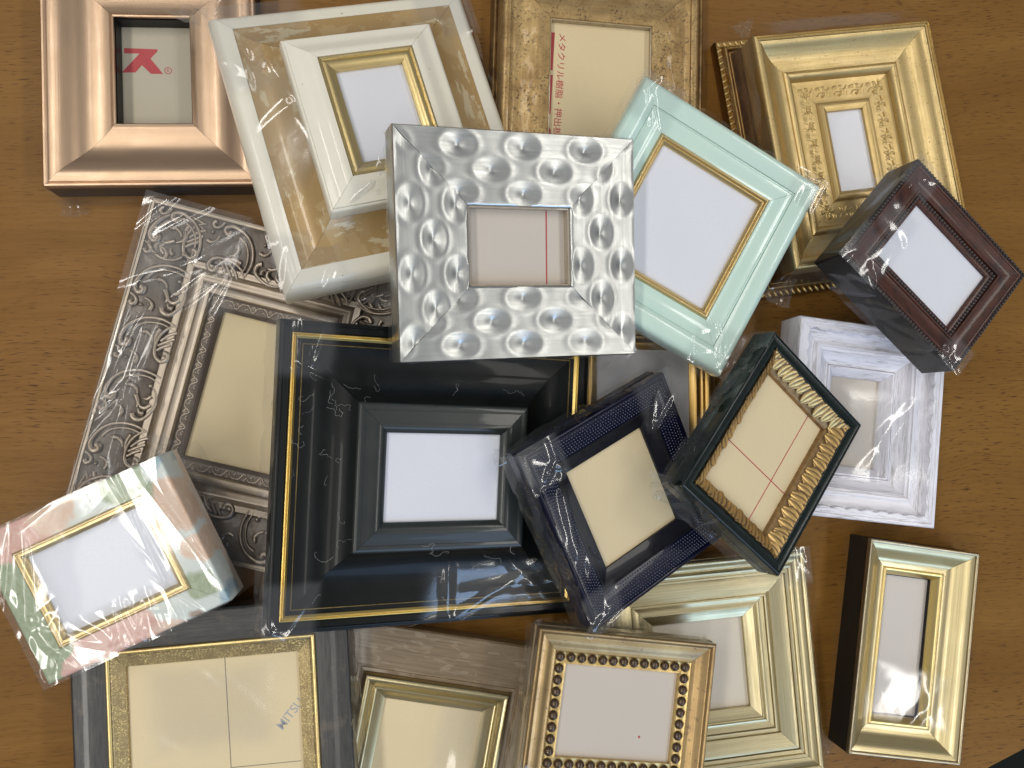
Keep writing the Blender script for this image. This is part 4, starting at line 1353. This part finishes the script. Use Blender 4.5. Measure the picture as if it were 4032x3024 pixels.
# ------------------------------------------------------------------ 16 bronze frame with a row of beads
def bead():
    fr = frame('bead', 'bronze gold frame with row of large dark beads around pinkish paper')
    r, T, W, H = fr['r'], fr['T'], fr['W'] / 2, fr['H'] / 2
    m = metal('bronze_leaf', (0.50, 0.345, 0.15), (0.32, 0.205, 0.09), 0.42, 0.35, (32, 0.75), film=0.55, metallic=0.9, sx=12, sy=500, speck=(240, 0.60, (0.14, 0.08, 0.035)))
    ms = metal('brown_side', (0.34, 0.25, 0.13), (0.16, 0.11, 0.06), 0.42, 0.6, (40, 0.3), film=0.9, metallic=0.6)
    mb = metal('dark_bronze_bead', (0.11, 0.070, 0.042), (0.05, 0.032, 0.02), 0.34, 0.1, (160, 0.9), film=0.6, metallic=0.6)
    gr = metal('gold_ground', (0.70, 0.52, 0.22), (0.46, 0.32, 0.12), 0.40, 0.2, (160, 0.8), film=0.3, metallic=0.85)
    rails('side_wall', fr, [(-0.0002, -T), (-0.0002, -0.0110), (0.0012, -0.0100), (0.0012, -0.0060)] + crv([(0.0002, -0.0050), (0.0002, -0.0016), (0.0008, -0.0004)], 3), ms)
    rails('rail', fr, crv([(0.0009, -0.0004), (0.0016, 0.0), (0.0028, -0.0006), (0.0040, -0.0024)], 4) + crv([(0.0042, -0.0026), (0.0090, -0.0036), (0.0130, -0.0056), (0.0160, -0.0062)], 4), m)
    rails('bead_channel', fr, crv([(0.0161, -0.0066), (0.0180, -0.0076), (0.0225, -0.0076), (r - 0.0002, -0.0070)], 3) + [(r, -0.0078)], gr)
    repeat(fr, 'bead', merge([blob((0, 0, 0), 0.0036, 0.0036, 0.0034, 12, 5)]), 0.0204, -0.0079, 0.0083, (mb,), phase=0.0, smooth=80)
    z = -0.0100
    sheet(fr, PINKBEIGE, z)
    poly_print(fr['root'], 'printed_dot', [(0.0195 + 0.0009 * math.cos(i * 0.5236), -0.0158 + 0.0009 * math.sin(i * 0.5236)) for i in range(12)], z + 0.00004, INK_RED)
    film_side(fr, 3, seed=151, out=0.0015, flare=0.003, amp=0.0005)
    film_side(fr, 0, seed=152, out=0.0015, flare=0.003, amp=0.0006)
    film_corner(fr, 3, 0.026, 153, amp=0.0014, creases=7, ca=0.003)
    film_tuft(fr, (-W, H, -0.003), (-0.4, 1, 0.5), 0.006, 0.006, 5)


# ------------------------------------------------------------------ 17 brown wood frame with silver-gold liner
def wood():
    fr = frame('wood', 'dull brown oak frame with silvery gold inner rim, between charcoal and beaded bronze frames')
    r, T, W, H = fr['r'], fr['T'], fr['W'] / 2, fr['H'] / 2
    k = NT('weathered_oak')
    n = k.noise(k.coord('UV', (22, 700, 1)), 1.0, 5.0, 0.65)
    b = k.noise(k.coord('UV', (45, 190, 1)), 1.0, 3.0, 0.6, 1.2)
    c = k.mix(k.ramp(n, 0.32, 0.68), (0.125, 0.083, 0.042), (0.225, 0.16, 0.088))
    c = k.mix(k.ramp(b, 0.56, 0.60, 0, 0.6), c, (0.27, 0.21, 0.135))
    k.setc(c)
    k.setr(0.42)
    k.bump(n, 0.2, 0.0006)
    k.film(0.8, 0.3, 35)
    m = k.m
    s = metal('silver_gold', (0.62, 0.53, 0.31), (0.40, 0.33, 0.17), 0.30, 0.6, (30, 0.3), film=0.5, sx=12, sy=900)
    rails('outer_rail', fr, [(0, -T), (0, -0.0012), (0.0012, 0.0), (0.030, -0.0004), (0.0304, -0.0012), (0.0320, -0.0012), (0.0324, -0.0006), (0.0350, -0.0008)], m)
    rails('inner_rim', fr, crv([(0.0352, -0.0006), (0.0362, 0.0026), (0.0380, 0.0038), (0.0405, 0.0030), (0.0425, 0.0006), (0.0440, -0.0006)], 4) + crv([(0.0442, -0.0004), (0.0458, 0.0006), (0.0474, -0.0004)], 3) + crv([(0.0476, -0.0018), (0.0510, -0.0044), (r, -0.0060)], 3), s)
    sheet(fr, BEIGE, -0.0085)
    film_grid(fr, [(0.0, -0.02, 0.004), (0.045, -0.02, 0.004), (0.045, 0.045, 0.004), (0.0, 0.045, 0.004)], 30, 40, 0.0006, 161, creases=1, ca=0.0012, freq=14)


# ------------------------------------------------------------------ 18 dark grey frame
def dark():
    fr = frame('dark', 'charcoal grey frame with narrow gold inner lip and beige paper')
    r, T, W, H = fr['r'], fr['T'], fr['W'] / 2, fr['H'] / 2
    k = NT('charcoal_paint')
    n = k.noise(k.coord('UV', (60, 900, 1)), 1.0, 4.0, 0.6)
    b = k.noise(k.coord('Object'), 40, 5.0, 0.65)
    c = k.mix(k.ramp(n, 0.35, 0.68), (0.026, 0.027, 0.027), (0.060, 0.057, 0.052))
    k.setc(k.mix(k.ramp(b, 0.55, 0.75, 0, 0.6), c, (0.16, 0.125, 0.085)))
    k.bsdf.inputs['Metallic'].default_value = 0.35
    k.setr(0.40)
    k.film(0.35, 0.4, 35)
    m = k.m
    g = metal('worn_gold', (0.78, 0.62, 0.28), (0.60, 0.45, 0.18), 0.36, 0.4, (60, 0.4), film=0.5)
    gs = metal('speckled_lip', (0.42, 0.33, 0.17), (0.24, 0.18, 0.09), 0.42, 0.4, (90, 0.6), speck=(900, 0.52, (0.75, 0.58, 0.25)), film=0.5, metallic=0.85)
    rails('outer_rail', fr, [(0, -T), (0, -0.0012)] + crv([(0.0002, -0.0010), (0.0012, -0.0002), (0.003, 0.0), (0.012, 0.0004), (0.0225, -0.0008)], 3), m)
    rails('gold_line', fr, crv([(0.0226, -0.0010), (0.0232, 0.0006), (0.0244, 0.0010), (0.0258, 0.0004)], 3), g)
    rails('lip', fr, [(0.0259, 0.0), (0.0262, -0.0004)] + crv([(0.0264, -0.0006), (0.0300, -0.0018), (r - 0.0004, -0.0034)], 3) + [(r, -0.0044)], gs)
    z = -0.0058
    sheet(fr, BEIGE, z)
    R = fr['root']
    lm = paint('pencil_line', (0.20, 0.18, 0.14), None, 0.7, film=0.5)
    bar(R, 'printed_line', (0.0073, 0.0430), (0.0084, -0.0430), 0.00055, z + 0.00004, lm)
    bar(R, 'printed_line', (0.0087, -0.0333), (0.0560, -0.0337), 0.00045, z + 0.00004, lm)
    ang = math.atan2(0.0145, 0.0128)
    text_print(R, 'printed_lettering', 'MITSU', 0.0088, (0.0440, -0.0118, z + 0.00004), ang, INK_GREY, bold=0.00003, clip=((0.0572, 0, 0), (1, 0, 0)))
    film_side(fr, 1, seed=171, out=0.004, flare=0.003, amp=0.0006)
    film_side(fr, 3, seed=172, out=0.002, flare=0.003, amp=0.0012)
    film_grid(fr, [(-W, -0.070, 0.0012), (-0.030, -0.070, 0.0012), (-0.030, -0.028, 0.0012), (-W, -0.028, 0.0012)], 50, 34, 0.0016, 173, creases=4, ca=0.0030, freq=16)
    film_grid(fr, [(-0.050, -0.025, 0.0012), (0.050, -0.025, 0.0012), (0.050, 0.046, 0.0012), (-0.050, 0.046, 0.0012)], 50, 40, 0.0006, 174, creases=2, ca=0.0015, freq=14)


# ------------------------------------------------------------------ 19 thin gold frame mostly hidden
def grey():
    fr = frame('grey', 'thin gold frame around greyish paper, mostly hidden beneath silver and navy frames')
    r, T, W, H = fr['r'], fr['T'], fr['W'] / 2, fr['H'] / 2
    m = metal('bronze_gold', (0.60, 0.40, 0.13), (0.38, 0.23, 0.07), 0.34, 0.7, (40, 0.2), film=0.4, sx=10, sy=1100)
    rails('rail', fr, [(0, -T), (0, -0.0030)] + crv([(0.0002, -0.0030), (0.002, -0.0006), (0.006, 0.0), (0.009, -0.0012)], 4) + crv([(0.0092, -0.0022), (0.0110, -0.0012), (0.0128, -0.0022)], 3) + crv([(0.0130, -0.0026), (0.0155, -0.0018), (0.0175, -0.0024), (r, -0.0046)], 3), m)
    sheet(fr, GREYPAPER, -0.0062)
    film_grid(fr, [(-W, -H, 0.0006), (W - 0.012, -H, 0.0006), (W - 0.012, H, 0.0006), (-W, H, 0.0006)], 40, 40, 0.0008, 181, creases=4, ca=0.0018, freq=12)


for fn in (copper, cream, antique, ornate, mint, silver, mahogany, white, baroque, black, navy, green, pastel, champagne, narrow, bead, wood, dark, grey):
    fn()
